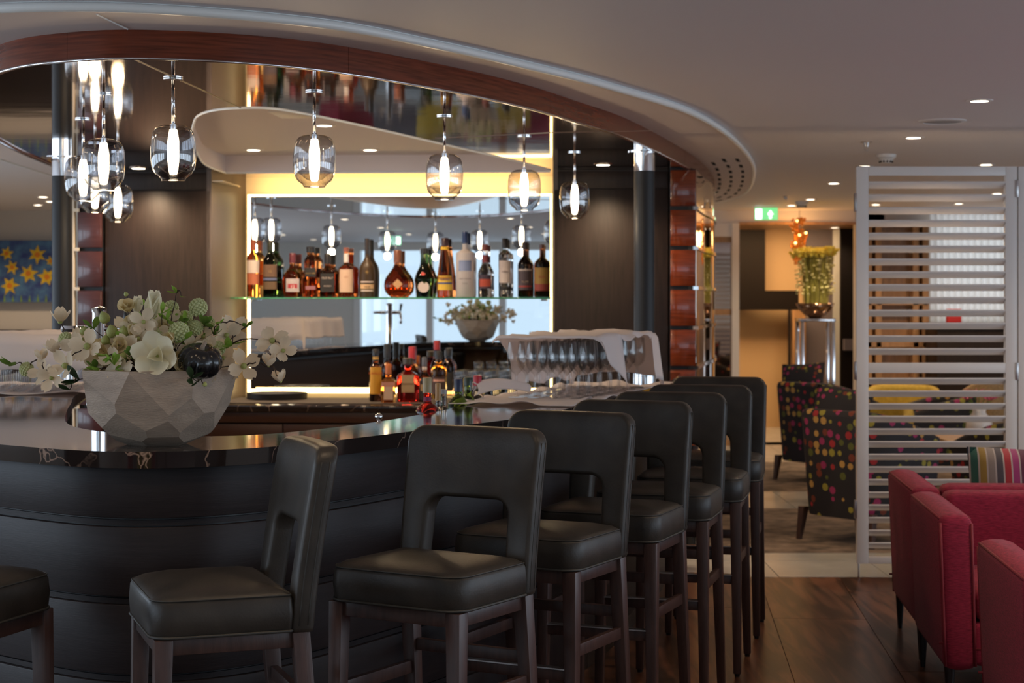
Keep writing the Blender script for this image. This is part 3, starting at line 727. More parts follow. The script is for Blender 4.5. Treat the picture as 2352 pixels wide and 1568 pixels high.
shelf_bottle(620, 553, 32, 'liq_darkgreen', (0.02, 0.025, 0.015), 'dark green whisky bottle with a black and gold oval label', cap_f=0.17, sh=0.62, nk=0.82, sq=0.3, labels=[(0.36, 0.58, 60, (0.13, 0.07, 0.04)), (0.14, 0.28, 60, (0.12, 0.07, 0.035)), (0.30, 0.345, 60, (0.10, 0.12, 0.22))], text=[('12', 0.44, 0.022, GD)])
shelf_bottle(672, 580, 45, 'liq_whisky', (0.10, 0.015, 0.025), 'squat rounded whisky bottle with a maroon cap and silver red label', cap_f=0.22, sh=0.42, nk=0.72, rn=0.019, labels=[(0.12, 0.42, 42, (0.42, 0.36, 0.36)), (0.2, 0.3, 28, (0.35, 0.03, 0.04))], text=[('12', 0.20, 0.03, (0.75, 0.7, 0.65))])
shelf_bottle(713, 565, 29, 'liq_whisky', BK, 'square whisky bottle with a slanting black label and black cap', cap_f=0.12, capr=0.029, sh=0.70, nk=0.84, sq=0.8, rn=0.022, labels=[(0.40, 0.58, 40, BK), (0.15, 0.22, 38, (0.25, 0.10, 0.12))], text=[('BLACK LABEL', 0.46, 0.011, GD)])
shelf_bottle(752, 581, 36, 'liq_whisky', BK, 'square black-labelled whiskey bottle with a black cap', cap_f=0.24, sh=0.56, nk=0.70, sq=0.8, rn=0.018, labels=[(0.12, 0.54, 43, BK)], text=[("OLD No.7", 0.42, 0.016, WH), ('WHISKEY', 0.24, 0.012, WH)])
shelf_bottle(795, 567, 36, 'liq_whisky', (0.22, 0.07, 0.05), 'bourbon bottle with a long pale neck strip and tan label', cap_f=0.09, sh=0.56, nk=0.68, rn=0.016, labels=[(0.10, 0.56, 55, (0.52, 0.36, 0.26)), (0.70, 0.88, 70, (0.60, 0.55, 0.52))], text=[('101', 0.38, 0.022, (0.3, 0.15, 0.1))])
shelf_bottle(843, 546, 37, 'matte_brown_glass', (0.02, 0.015, 0.015), 'tall matte dark cognac bottle with a gold seal and sloping shoulders', cap_f=0.27, rn=0.0145, prof=[(0.9, 0), (0.95, 0.02), (1.0, 0.30), (0.98, 0.42), (0.86, 0.52), (0.66, 0.58), (0.44, 0.63), (0.30, 0.68), (0.29, 0.73)], capr=0.015, labels=[(0.14, 0.22, 55, (0.50, 0.32, 0.17)), (0.10, 0.12, 50, WH), (0.25, 0.27, 50, WH)], text=[('*', 0.36, 0.05, GD), ('VSOP', 0.16, 0.016, BK)])
shelf_bottle(913, 573, 61, 'liq_whisky', (0.16, 0.055, 0.03), 'round flask-shaped brandy decanter with a diamond label and wooden stopper', cap_f=0.27, rn=0.018, fl=0.45, prof=[(0.45, 0), (0.55, 0.01), (0.85, 0.09), (0.98, 0.18), (1.0, 0.27), (0.94, 0.37), (0.78, 0.46), (0.55, 0.54), (0.36, 0.62), (0.26, 0.68), (0.25, 0.73)], capr=0.024)
db_ = bw(lx(912, -0.16), -0.16, SZ+0.078)
shelf_bottle(975, 569, 46, 'liq_darkgreen', BK, 'dark green liqueur bottle with wide low shoulders, red wax seal and round cream label', cap_f=0.11, capr=0.028, rn=0.02, prof=[(0.80, 0), (0.84, 0.02), (0.97, 0.30), (1.0, 0.37), (0.80, 0.50), (0.55, 0.60), (0.42, 0.70), (0.40, 0.89)])
shelf_bottle(1022, 545, 38, 'liq_whisky', (0.04, 0.015, 0.02), 'very tall tapering brandy bottle with a yellow collar and yellow label', cap_f=0.14, rn=0.024, prof=[(0.95, 0), (1.0, 0.02), (0.98, 0.30), (0.90, 0.40), (0.66, 0.65), (0.52, 0.80), (0.48, 0.86)], capr=0.024, labels=[(0.12, 0.36, 60, (0.65, 0.42, 0.05)), (0.22, 0.25, 60, (0.05, 0.07, 0.2)), (0.80, 0.85, 80, (0.7, 0.42, 0.02))], text=[('*****', 0.26, 0.03, (0.05, 0.07, 0.2))])
shelf_bottle(1068, 531, 41, 'frosted_glass', (0.02, 0.05, 0.16), 'large frosted vodka bottle with a blue cap and grey-blue picture', cap_f=0.18, sh=0.66, nk=0.74, rn=0.0165, labels=[(0.40, 0.56, 45, (0.22, 0.28, 0.46))], text=[('GREY GOOSE', 0.27, 0.0125, (0.25, 0.2, 0.22)), ('VODKA', 0.20, 0.009, (0.25, 0.2, 0.22))])
shelf_bottle(1114, 560, 32, 'liq_clear', (0.22, 0.04, 0.02), 'clear vodka bottle with a red cap and red and black label', cap_f=0.12, sh=0.42, nk=0.66, rn=0.019, labels=[(0.16, 0.42, 60, (0.05, 0.03, 0.05)), (0.20, 0.34, 50, (0.40, 0.06, 0.03)), (0.66, 0.80, 80, (0.25, 0.05, 0.06))])
shelf_bottle(1160, 546, 30, 'liq_clear', BK, 'tall clear vodka bottle with a black cap and plain pale label', cap_f=0.17, sh=0.72, nk=0.79, rn=0.018, labels=[(0.24, 0.62, 60, (0.55, 0.47, 0.44)), (0.12, 0.18, 65, BK)], text=[('VODKA', 0.42, 0.013, (0.15, 0.1, 0.1))])
shelf_bottle(1206, 555, 34, 'liq_brown', (0.05, 0.03, 0.03), 'dark spiced rum bottle with a dark pictorial label', cap_f=0.13, sh=0.58, nk=0.76, rn=0.017, labels=[(0.13, 0.52, 60, (0.10, 0.07, 0.08)), (0.48, 0.51, 60, WH), (0.18, 0.21, 60, (0.45, 0.06, 0.05))], text=[('RUM', 0.26, 0.02, (0.5, 0.35, 0.25))])
shelf_bottle(1245, 560, 37, 'liq_brown', (0.12, 0.025, 0.015), 'dark rum bottle with a yellow and red label, last beside the dark cabinet', cap_f=0.08, sh=0.62, nk=0.78, rn=0.015, labels=[(0.12, 0.56, 60, (0.42, 0.24, 0.05)), (0.12, 0.25, 60, (0.35, 0.06, 0.04))], text=[('RUM', 0.36, 0.02, (0.4, 0.05, 0.04))])
# special labels
def disc_label(px, ly, z, r, c_, parent, sides=4, rot=0, name='label'):
    pass
for e in [o for o in scene.objects if o.get('category') == 'bottle']:
    L_ = e['label']
    if L_.startswith('round flask'):
        s_ = 0.032; y = -0.037*0.98
        MB().hexa([(-s_, y-0.001, 0.085), (0, y-0.001, 0.085-s_), (s_, y-0.001, 0.085), (0, y-0.001, 0.085+s_)], [(-s_, y-0.003, 0.085), (0, y-0.003, 0.085-s_), (s_, y-0.003, 0.085), (0, y-0.003, 0.085+s_)]).build('diamond_label', flat((0.48, 0.27, 0.13), 0.6), e, world=False)
    if L_.startswith('dark green liqueur'):
        b_ = MB().lathe([(0, 0), (0.036, 0), (0.036, 0.0015), (0, 0.0015)], 20); ob = b_.build('round_label', flat((0.60, 0.50, 0.46), 0.6), e, world=False); ob.location = (-0.006, -0.060, 0.065); ob.rotation_euler = (PI/2, 0, 0)
        b_ = MB().lathe([(0, 0), (0.014, 0), (0.014, 0.004), (0, 0.004)], 12); ob = b_.build('wax_seal', flat((0.40, 0.04, 0.03), 0.5), e, world=False); ob.location = (-0.01, -0.0525, 0.148); ob.rotation_euler = (PI/2-0.6, 0, 0)

def back_bottle(px, base, top, wpx, liq, cap, label, h0=BT+0.0065, **k):
    p = PH(px, base, h0); s = p.y/4000
    return bottle(p, (base-top)*s, wpx*s/2, liq, cap, label=label, group='bottles standing on the back counter', **k)
back_bottle(863, 921, 802, 29, 'liq_brown', BK, 'coffee liqueur bottle with a yellow label and dark cap, on the back counter', cap_f=0.12, sh=0.60, nk=0.78, rn=0.017, labels=[(0.14, 0.66, 62, (0.62, 0.30, 0.02)), (0.8, 0.86, 80, (0.6, 0.35, 0.08))], text=[('KAHLUA', 0.52, 0.022, (0.55, 0.08, 0.02))])
back_bottle(892, 924, 836, 34, 'liq_amber', (0.45, 0.12, 0.02), 'square orange liqueur bottle with an orange cap, pink ribbon and cream label', cap_f=0.27, sh=0.52, nk=0.66, sq=0.9, rn=0.017, labels=[(0.08, 0.44, 32, (0.55, 0.38, 0.28)), (0.42, 0.54, 42, (0.50, 0.22, 0.16))])
back_bottle(937, 922, 822, 50, 'liq_red', (0.06, 0.045, 0.03), 'square ribbed red amaretto bottle with a tan label and dark square stopper', cap_f=0.14, capr=0.030, sh=0.58, nk=0.72, sq=0.9, rn=0.021, labels=[(0.22, 0.62, 30, (0.42, 0.29, 0.16))], text=[('DISARONNO', 0.40, 0.013, (0.15, 0.06, 0.03))])
back_bottle(889, 912, 790, 28, 'liq_brown', BK, 'dark bottle with a tall black cap behind the orange liqueur', cap_f=0.28, sh=0.55, nk=0.68, rn=0.019)
back_bottle(946, 908, 796, 34, 'liq_rum', (0.38, 0.02, 0.03), 'red-capped bottle standing behind the square red amaretto', cap_f=0.26, sh=0.48, nk=0.64, rn=0.02, labels=[(0.2, 0.42, 60, BK)])
back_bottle(975, 923, 820, 27, 'liq_brown', (0.10, 0.10, 0.12), 'slim dark bottle with a grey cap and black label beside the amaretto', cap_f=0.2, sh=0.5, nk=0.7, rn=0.014, labels=[(0.05, 0.48, 60, BK), (0.25, 0.4, 40, (0.35, 0.22, 0.1)), (0.72, 0.79, 80, WH)])
back_bottle(1008, 915, 806, 36, 'liq_orange', BK, 'amber malt whisky bottle with a dark stopper and dark label', cap_f=0.17, sh=0.58, nk=0.78, rn=0.019, labels=[(0.10, 0.46, 62, (0.06, 0.035, 0.035)), (0.36, 0.41, 45, (0.55, 0.3, 0.25))])
back_bottle(1003, 908, 782, 30, 'liq_brown', (0.30, 0.02, 0.025), 'tallest dark bottle with a red cap behind the amber malt', cap_f=0.17, sh=0.5, nk=0.7, rn=0.018)
back_bottle(1030, 908, 800, 28, 'liq_brown', BK, 'dark black-capped bottle standing next to the upturned tumblers', cap_f=0.16, sh=0.6, nk=0.78, rn=0.017, labels=[(0.1, 0.5, 60, BK)])
# bottles in the speed rail at the inner edge of the counter
def rail_bottle(px, top, wpx, liq, cap, label, **k):
    q = on_rail(px); p = Vector((q.x, q.y, 1.0205)); z = EYE-(top-690)/4000*q.y
    return bottle(p, z-p.z, wpx*q.y/8000, liq, cap, label=label, group='bottles in the rail inside the counter', **k)
rail_bottle(985, 867, 54, 'liq_red', (0.42, 0.32, 0.16), 'round-bellied crimson liqueur bottle with a gold cap at the counter edge', cap_f=0.30, capr=0.018, prof=[(0.6, 0), (0.92, 0.12), (1.0, 0.26), (0.92, 0.38), (0.6, 0.47), (0.34, 0.52), (0.32, 0.70)], labels=[(0.54, 0.62, 80, (0.30, 0.04, 0.10))])
rail_bottle(1047, 870, 52, 'liq_green', (0.02, 0.03, 0.08), 'wide-shouldered olive liqueur bottle with a navy cap at the counter edge', cap_f=0.30, capr=0.0165, prof=[(0.6, 0), (0.90, 0.10), (1.0, 0.30), (0.85, 0.44), (0.50, 0.56), (0.33, 0.62), (0.32, 0.70)])
rail_bottle(1002, 880, 20, 'liq_clear', (0.50, 0.26, 0.08), 'slim clear bottle with a wooden stopper beside the gold-capped one', cap_f=0.40, sh=0.3, nk=0.5, rn=0.010)
rail_bottle(1023, 894, 26, 'liq_clear', (0.35, 0.33, 0.33), 'small clear decanter bottle with a grey stopper', cap_f=0.13, sh=0.35, nk=0.55, rn=0.013)
rail_bottle(1073, 866, 32, 'liq_green', (0.03, 0.05, 0.035), 'green bottle with a dark cap half hidden by the white cloth', cap_f=0.2, sh=0.4, nk=0.7, rn=0.015)
rail_bottle(1096, 862, 32, 'liq_clear', (0.50, 0.03, 0.05), 'bottle with a bright red cap half hidden by the white cloth', cap_f=0.24, sh=0.4, nk=0.68, rn=0.0155)

# upturned tumblers
tum = MB(smooth=True, sharp=40); tum.lathe([(0.0, 0.19), (0.030, 0.19), (0.034, 0.186), (0.040, 0.0), (0.0375, 0.0), (0.031, 0.155), (0, 0.158)], 18)
tme = tum.mesh('tumbler')
k = 0
for r_ in range(4):
    for c_ in range(5):
        p = PH(1053, 925, BT+0.0065)+Vector((c_*0.088+r_*0.012, r_*0.088, 0))
        if p.y > 11.15: continue
        o = bpy.data.objects.new('tumbler', tme); o.location = p; col.objects.link(o); tag(o, 'tall clear tumbler upside down in the rows left of the covered wine glasses', 'glass', 'upturned tumblers on the back counter')
tme.materials.append(MATS['clear_glass'])
# stacked trays
for i in range(3):
    p = PH(636, 916, BT+0.0065)
    b_ = MB(smooth=True, sharp=35).lathe([(0, 0), (0.170, 0), (0.188, 0.004), (0.190, 0.016), (0.186, 0.016), (0.180, 0.008), (0, 0.006)], 40)
    o = b_.build('serving_tray', 'black_plastic'); o.location = p+Vector((random.uniform(-.003, .003), 0.02, i*0.0115))
    tag(o, ('round black tray at the bottom of the stack', 'round black tray in the middle of the stack', 'round black tray on top of the stack')[i]+' on the back counter', 'tray', 'round trays on the back counter')

# wine glasses
wg = MB(smooth=True, sharp=50); wg.lathe([(0, 0), (0.034, 0.0), (0.034, 0.0012), (0.010, 0.004), (0.0052, 0.012), (0.0045, 0.085), (0.006, 0.097), (0.020, 0.108), (0.034, 0.125), (0.0395, 0.150), (0.038, 0.185), (0.033, 0.232)], 18)
wme = wg.mesh('wine_glass'); wme.materials.append(MATS['clear_glass'])
CD = Vector((0.318, 0.948)); CN = Vector((0.948, -0.318)); C0 = Vector((0.13, 7.17))
def cp(u, v, z=0): q = C0+CD*u+CN*v; return Vector((q.x, q.y, z))
for i in range(13):
    for j in range(4):
        p = cp(0.055+i*0.083+random.uniform(-.006, .006), -0.135+j*0.088+random.uniform(-.006, .006)+(0.02 if i % 2 else 0), HC+0.0065)
        o = bpy.data.objects.new('wine_glass', wme); o.location = p; o.rotation_euler = (0, 0, random.random()*6); col.objects.link(o)
        tag(o, 'clear stemmed wine glass standing under the draped cloth by the bar stools', 'glass', 'wine glasses under the cloth near the stools')
# cloth beneath them
def cloth_under(f, nu, nv, name, label, amp=0.012, seed=0):
    rows = []
    for i in range(nu+1):
        row = []
        for j in range(nv+1):
            u, v = i/nu, j/nv; p = f(u, v)
            edge = max(0, 1-min(u, 1-u, v, 1-v)*7)
            n_ = noise.noise(Vector((p.x*7, p.y*5, seed)))
            n2_ = noise.noise(Vector((p.x*9, p.y*6, seed+5)))
            row.append((p.x+0.02*n_*edge, p.y+0.04*n2_*edge, HC+0.003+max(0, edge*(max(0, n_+0.15)*0.038)*(amp/0.012))+0.001))
        rows.append(row)
    o = MB(smooth=True).quadgrid(rows).build(name, 'cloth', fixn=False); sm = o.modifiers.new('s', 'SOLIDIFY'); sm.thickness = 0.0015; sm.offset = 1
    tag(o, label, 'cloth'); return o
cu1 = cloth_under(lambda u, v: cp(-0.42+u*1.70, -0.25+v*0.50), 80, 26, 'table_cloth', 'white cloth spread rumpled under the wine glasses near the stools', seed=2)
# raised rolled end of the cloth beside the red-capped bottle
rows = []
for i in range(15):
    t = i/14; row = []
    for j in range(11):
        a = R(-60+j*26); rr_ = 0.028*(1-0.35*t)
        c_ = cp(-0.12+t*0.10, -0.25+t*0.10, HC+0.045+0.02*math.sin(t*3))
        row.append((c_.x-0.02+rr_*math.cos(a)+t*0.10, c_.y+rr_*0.6*math.sin(a*0.7), c_.z+rr_*math.sin(a)))
    rows.append(row)
ro_ = MB(smooth=True).quadgrid(rows).build('rolled_edge', 'cloth', cu1, fixn=False); ro_.modifiers.new('s', 'SOLIDIFY').thickness = 0.0015
# draped cloth over the glasses
def hang_right(u):
    if u < 0.36: return 0.015+0.235*(max(0, u)/0.36)**0.9, 0.55
    if u < 0.40: return 0.25-(u-0.36)/0.04*0.225, 0.5
    if u < 0.94: return 0.02+0.01*math.sin(u*30), 0.0
    return 0.02+0.20*min(1, (u-0.94)/0.05), 0.0
def drape(name, label, L, W0, W1, ztop, hangr, hangl, end0, end1, base=cp, seed=0, zb=HC+0.012):
    rows = []; nu = 72; nt = 10; nh = 10
    for i in range(-3, nu+4):
        u = min(max(i, 0), nu)/nu*L; e = 0
        if i < 0: e = -i/3*end0
        if i > nu: e = (i-nu)/3*end1
        row = []
        du = -0.3*e if i < 0 else (0.15*e if i > nu else 0)
        def top(u, v): return ztop+0.010+0.020*noise.noise(Vector((u*5, v*6, seed)))+0.008*noise.noise(Vector((u*22, v*20, seed+3)))
        hl, _ = hangl(u); hr, shr = hangr(u)
        for j in range(nh, 0, -1):
            t = j/nh; z = top(u, W0)-hl*t-e; v = W0-0.012-0.02*t-0.012*math.sin(u*26)*t
            q = base(u+du, v, max(z, zb)); row.append(tuple(q))
        for j in range(nt+1):
            v = W0+(W1-W0)*j/nt; zz = top(u, v)-(e if i < 0 or i > nu else 0)
            q = base(u+du, v, max(zz, zb)); row.append(tuple(q))
        for j in range(1, nh+1):
            t = j/nh; z = top(u, W1)-hr*t-e; v = W1+0.012+0.022*t+0.010*math.sin(u*24+1)*t
            q = base(u+du+shr*hr*t, v, max(z, zb)); row.append(tuple(q))
        rows.append(row)
    o = MB(smooth=True).quadgrid(rows).build(name, 'cloth', fixn=False)
    sm = o.modifiers.new('s', 'SOLIDIFY'); sm.thickness = 0.0015
    tag(o, label, 'cloth'); return o
ZG = HC+0.0065+0.236
drape('dust_cloth', 'white cloth draped over the wine glasses near the stools', 1.10, -0.19, 0.20, ZG+0.012, hang_right, lambda u: (0.02+0.2*min(1, max(0, u-0.1)/0.2), 0), 0.010, 0.20, seed=1)
# same on the left arm of the counter
D2 = Vector((-0.17, 0.985)); N2 = Vector((-0.985, -0.17)); C2 = Vector((-2.08, 7.62))
def cp2(u, v, z=0): q = C2+D2*u+N2*v; return Vector((q.x, q.y, z))
for i in range(9):
    for j in range(5):
        o = bpy.data.objects.new('wine_glass', wme); o.location = cp2(0.06+i*0.09, -0.15+j*0.086, HC+0.0065); col.objects.link(o)
        tag(o, 'clear wine glass showing under the cloth on the painting side of the counter', 'glass', 'wine glasses under the cloth behind the flowers')
cloth_under(lambda u, v: cp2(-0.07+u*1.1, -0.23+v*0.52), 50, 22, 'table_cloth', 'white cloth spread on the counter behind the flower bowl', amp=0.008, seed=9)
drape('dust_cloth', 'white cloth draped over glasses on the counter behind the flower bowl', 0.86, -0.22, 0.24, ZG+0.010, lambda u: (0.16+0.02*math.sin(u*14), 0), lambda u: (0.16, 0), 0.155, 0.18, base=cp2, seed=7)

# ================================================================== INSIDE THE BAR, SEEN IN THE MIRROR
def on_shelf(x, y): return Vector((x, y, 0.7005))
hg = MB(smooth=True, sharp=50); hg.lathe([(0.0, 0.16), (0.03, 0.16), (0.03, 0.158), (0.004, 0.150), (0.0035, 0.09), (0.02, 0.075), (0.035, 0.05), (0.034, 0.0)], 12)
hme = hg.mesh('hanging_glass'); hme.materials.append(MATS['clear_glass'])
gr = offi(-0.095)
for i in range(60, 104, 2):
    q = gr[i]; o = bpy.data.objects.new('hanging_glass', hme); o.location = (q.x, q.y, HC-0.075-0.161); col.objects.link(o)
    tag(o, 'stemmed glass hanging upside down under the counter, seen in the mirror', 'glass', 'glasses hanging under the counter')
ib = empty('ice_bucket', (-1.23, 5.24, 0.7005), label='black ice bucket seen in the mirror under the counter', cat='bucket')
MB(smooth=True, sharp=40).lathe([(0, 0), (0.10, 0), (0.135, 0.25), (0.14, 0.26), (0.13, 0.26), (0.10, 0.02), (0, 0.02)], 26).build('body', 'black_plastic', ib, world=False)
MB(smooth=True, sharp=40).lathe([(0, 0.262), (0.13, 0.262), (0.12, 0.285), (0.02, 0.30), (0, 0.30)], 26).build('lid', 'black_plastic', ib, world=False)
pc = MB(smooth=True, sharp=40).lathe([(0, 0), (0.035, 0), (0.048, 0.15), (0.045, 0.15), (0.033, 0.004), (0, 0.004)], 18).build('paper_cup', 'paper_white'); pc.location = (-1.42, 5.56, 0.7005); tag(pc, 'white paper cup beside the ice bucket, seen in the mirror', 'cup')
sp = [(-0.78, 5.02, 'liq_yellow', (0.8, 0.25, 0.1)), (-0.70, 5.14, 'liq_orange', (0.5, 0.05, 0.05)), (-0.62, 5.25, 'liq_green', (0.05, 0.2, 0.05)), (-1.62, 5.62, 'liq_clear', (0.5, 0.2, 0.05)), (-1.66, 5.76, 'liq_red', (0.4, 0.02, 0.03)), (-1.74, 5.9, 'liq_brown', BK)]
lb = ['yellow syrup', 'orange juice', 'green soda', 'clear tonic', 'red syrup', 'dark cola']
for (x, y, l_, c_), t in zip(sp, lb):
    bottle((x, y, 0.7005), 0.33, 0.038, l_, c_, rz=PI, label=t+' bottle on the low shelf inside the bar, seen in the mirror', group='bottles on the low shelf inside the bar', labels=[(0.12, 0.45, 70, WH)], cap_f=0.08)
tp_ = empty('beer_tap', (-1.60, 6.75, HC), label='chrome beer tap column on the counter behind the flowers', cat='tap')
MB(smooth=True, sharp=40).lathe([(0, 0), (0.05, 0), (0.05, 0.015), (0.030, 0.02), (0.026, 0.36), (0.03, 0.38), (0, 0.39)], 22).build('column', 'chrome', tp_, world=False)
MB(smooth=True).tube([(-0.09, 0, 0.30), (0.10, 0, 0.30)], 0.014, 12).build('cross_pipe', 'chrome', tp_, world=False)
MB(smooth=True, sharp=40).lathe([(0, -0.012), (0.045, -0.012), (0.05, 0), (0.045, 0.012), (0, 0.012)], 22).build('badge', 'chrome', tp_, world=False).location = (-0.10, 0, 0.30)
MB(smooth=True).tube([(0.10, 0, 0.30), (0.11, 0.02, 0.24), (0.11, 0.03, 0.2)], 0.011, 10).build('spout', 'chrome', tp_, world=False)
MB(smooth=True).tube([(0.10, 0, 0.31), (0.11, 0, 0.38)], [0.008, 0.013], 10).build('handle', 'black_plastic', tp_, world=False)
q = PH(884, 966, HC); tk = empty('drinks_tap', (q.x-0.03, q.y+0.12, 0.98), label='small round chrome tap knob at the inner counter edge', cat='tap')
MB(smooth=True).ball((0, 0, 0.115), 0.014, 14, 8).build('knob', 'chrome', tk, world=False)
MB(smooth=True).tube([(0, 0, -0.28), (0, 0, 0.105)], 0.006, 8).build('stem', 'chrome', tk, world=False)

# ================================================================== PENDANT LAMPS
def pendant_proto():
    e = empty('pendant_lamp', (0, 0, 0))
    MB(smooth=True, sharp=40).lathe([(0, -0.0005), (0.042, -0.0005), (0.042, -0.004), (0.012, -0.007), (0, -0.007)], 26).build('ceiling_plate', 'chrome', e, world=False)
    return e
gl = MB(smooth=True); gl.lathe([(0.016, 0.203), (0.045, 0.200), (0.064, 0.190), (0.075, 0.174), (0.0805, 0.150), (0.083, 0.110), (0.082, 0.075), (0.077, 0.045), (0.066, 0.025), (0.050, 0.013), (0.044, 0.006), (0.042, 0.0), (0.0, 0.0)], 36)
gme = gl.mesh('glass_globe'); gme.materials.append(MATS['globe_glass'])
tb = MB(smooth=True, sharp=40); tb.lathe([(0.0, 0.022), (0.013, 0.024), (0.017, 0.04), (0.021, 0.08), (0.021, 0.14), (0.015, 0.18), (0.013, 0.186), (0, 0.186)], 20)
tme2 = tb.mesh('light_tube'); tme2.materials.append(MATS['tube_glow'])
bs = MB(smooth=True, sharp=50); bs.lathe([(0.0, 0.0015), (0.040, 0.0015), (0.048, 0.013), (0.064, 0.026), (0.0745, 0.045), (0.078, 0.058), (0.074, 0.0585), (0.055, 0.050), (0.03, 0.030), (0.0, 0.019)], 36)
bme = bs.mesh('glass_base'); bme.materials.append(MATS['clear_glass'])
cpm = MB(smooth=True, sharp=40); cpm.lathe([(0, 0.187), (0.012, 0.187), (0.013, 0.204), (0.008, 0.209), (0, 0.212)], 20); cme = cpm.mesh('socket_cap'); cme.materials.append(MATS['chrome'])
pend = [(0.343, 9.53, 502, 'clear glass pendant lamp nearest the dark column right of the mirror'), (0.060, 8.59, 484, 'clear glass pendant lamp second from the dark column'), (-0.297, 7.66, 459, 'clear glass pendant lamp hanging before the right half of the mirror'),
        (-0.767, 6.76, 430, 'clear glass pendant lamp hanging before the left half of the mirror'), (-1.235, 6.35, 415, 'largest clear glass pendant lamp hanging free before the dark cabinet'), (-1.604, 6.84, 437, 'front clear glass pendant lamp of the left cluster'),
        (-1.918, 7.79, 462, 'clear glass pendant lamp of the left cluster nearest the dark column'), (-2.150, 8.98, 489, 'half hidden rear clear glass pendant lamp in the left cluster'), (-2.150, 9.50, 510, 'lowest clear glass pendant lamp in the left cluster, beside the cabinet')]
for x, y, yb, lab in pend:
    zb = EYE-(yb-690)/4000*y
    e = empty('pendant_lamp', (x, y, zb), label=lab, cat='pendant lamp', group='glass pendant lamps over the bar')
    for nm, me in (('glass_globe', gme), ('light_tube', tme2), ('socket_cap', cme), ('glass_base', bme)):
        o = bpy.data.objects.new(nm, me); o.parent = e; col.objects.link(o)
    MB(smooth=True).tube([(0, 0, 0.205), (0, 0, ZB-zb-0.003)], 0.0062, 10).build('rod', 'chrome', e, world=False)
    MB(smooth=True, sharp=40).lathe([(0.006, 0.0), (0.036, 0.0), (0.036, 0.004), (0.006, 0.004)], 24).build('ceiling_plate', 'chrome', e, world=False).location = (0, 0, ZB-zb-0.0055)
    l = bpy.data.lights.new('bulb_light', 'POINT'); l.energy = 3.2; l.color = (1.0, 0.72, 0.42); l.shadow_soft_size = 0.03
    lo = bpy.data.objects.new('bulb_light', l); lo.location = (0, 0, -0.03); lo.parent = e; col.objects.link(lo)

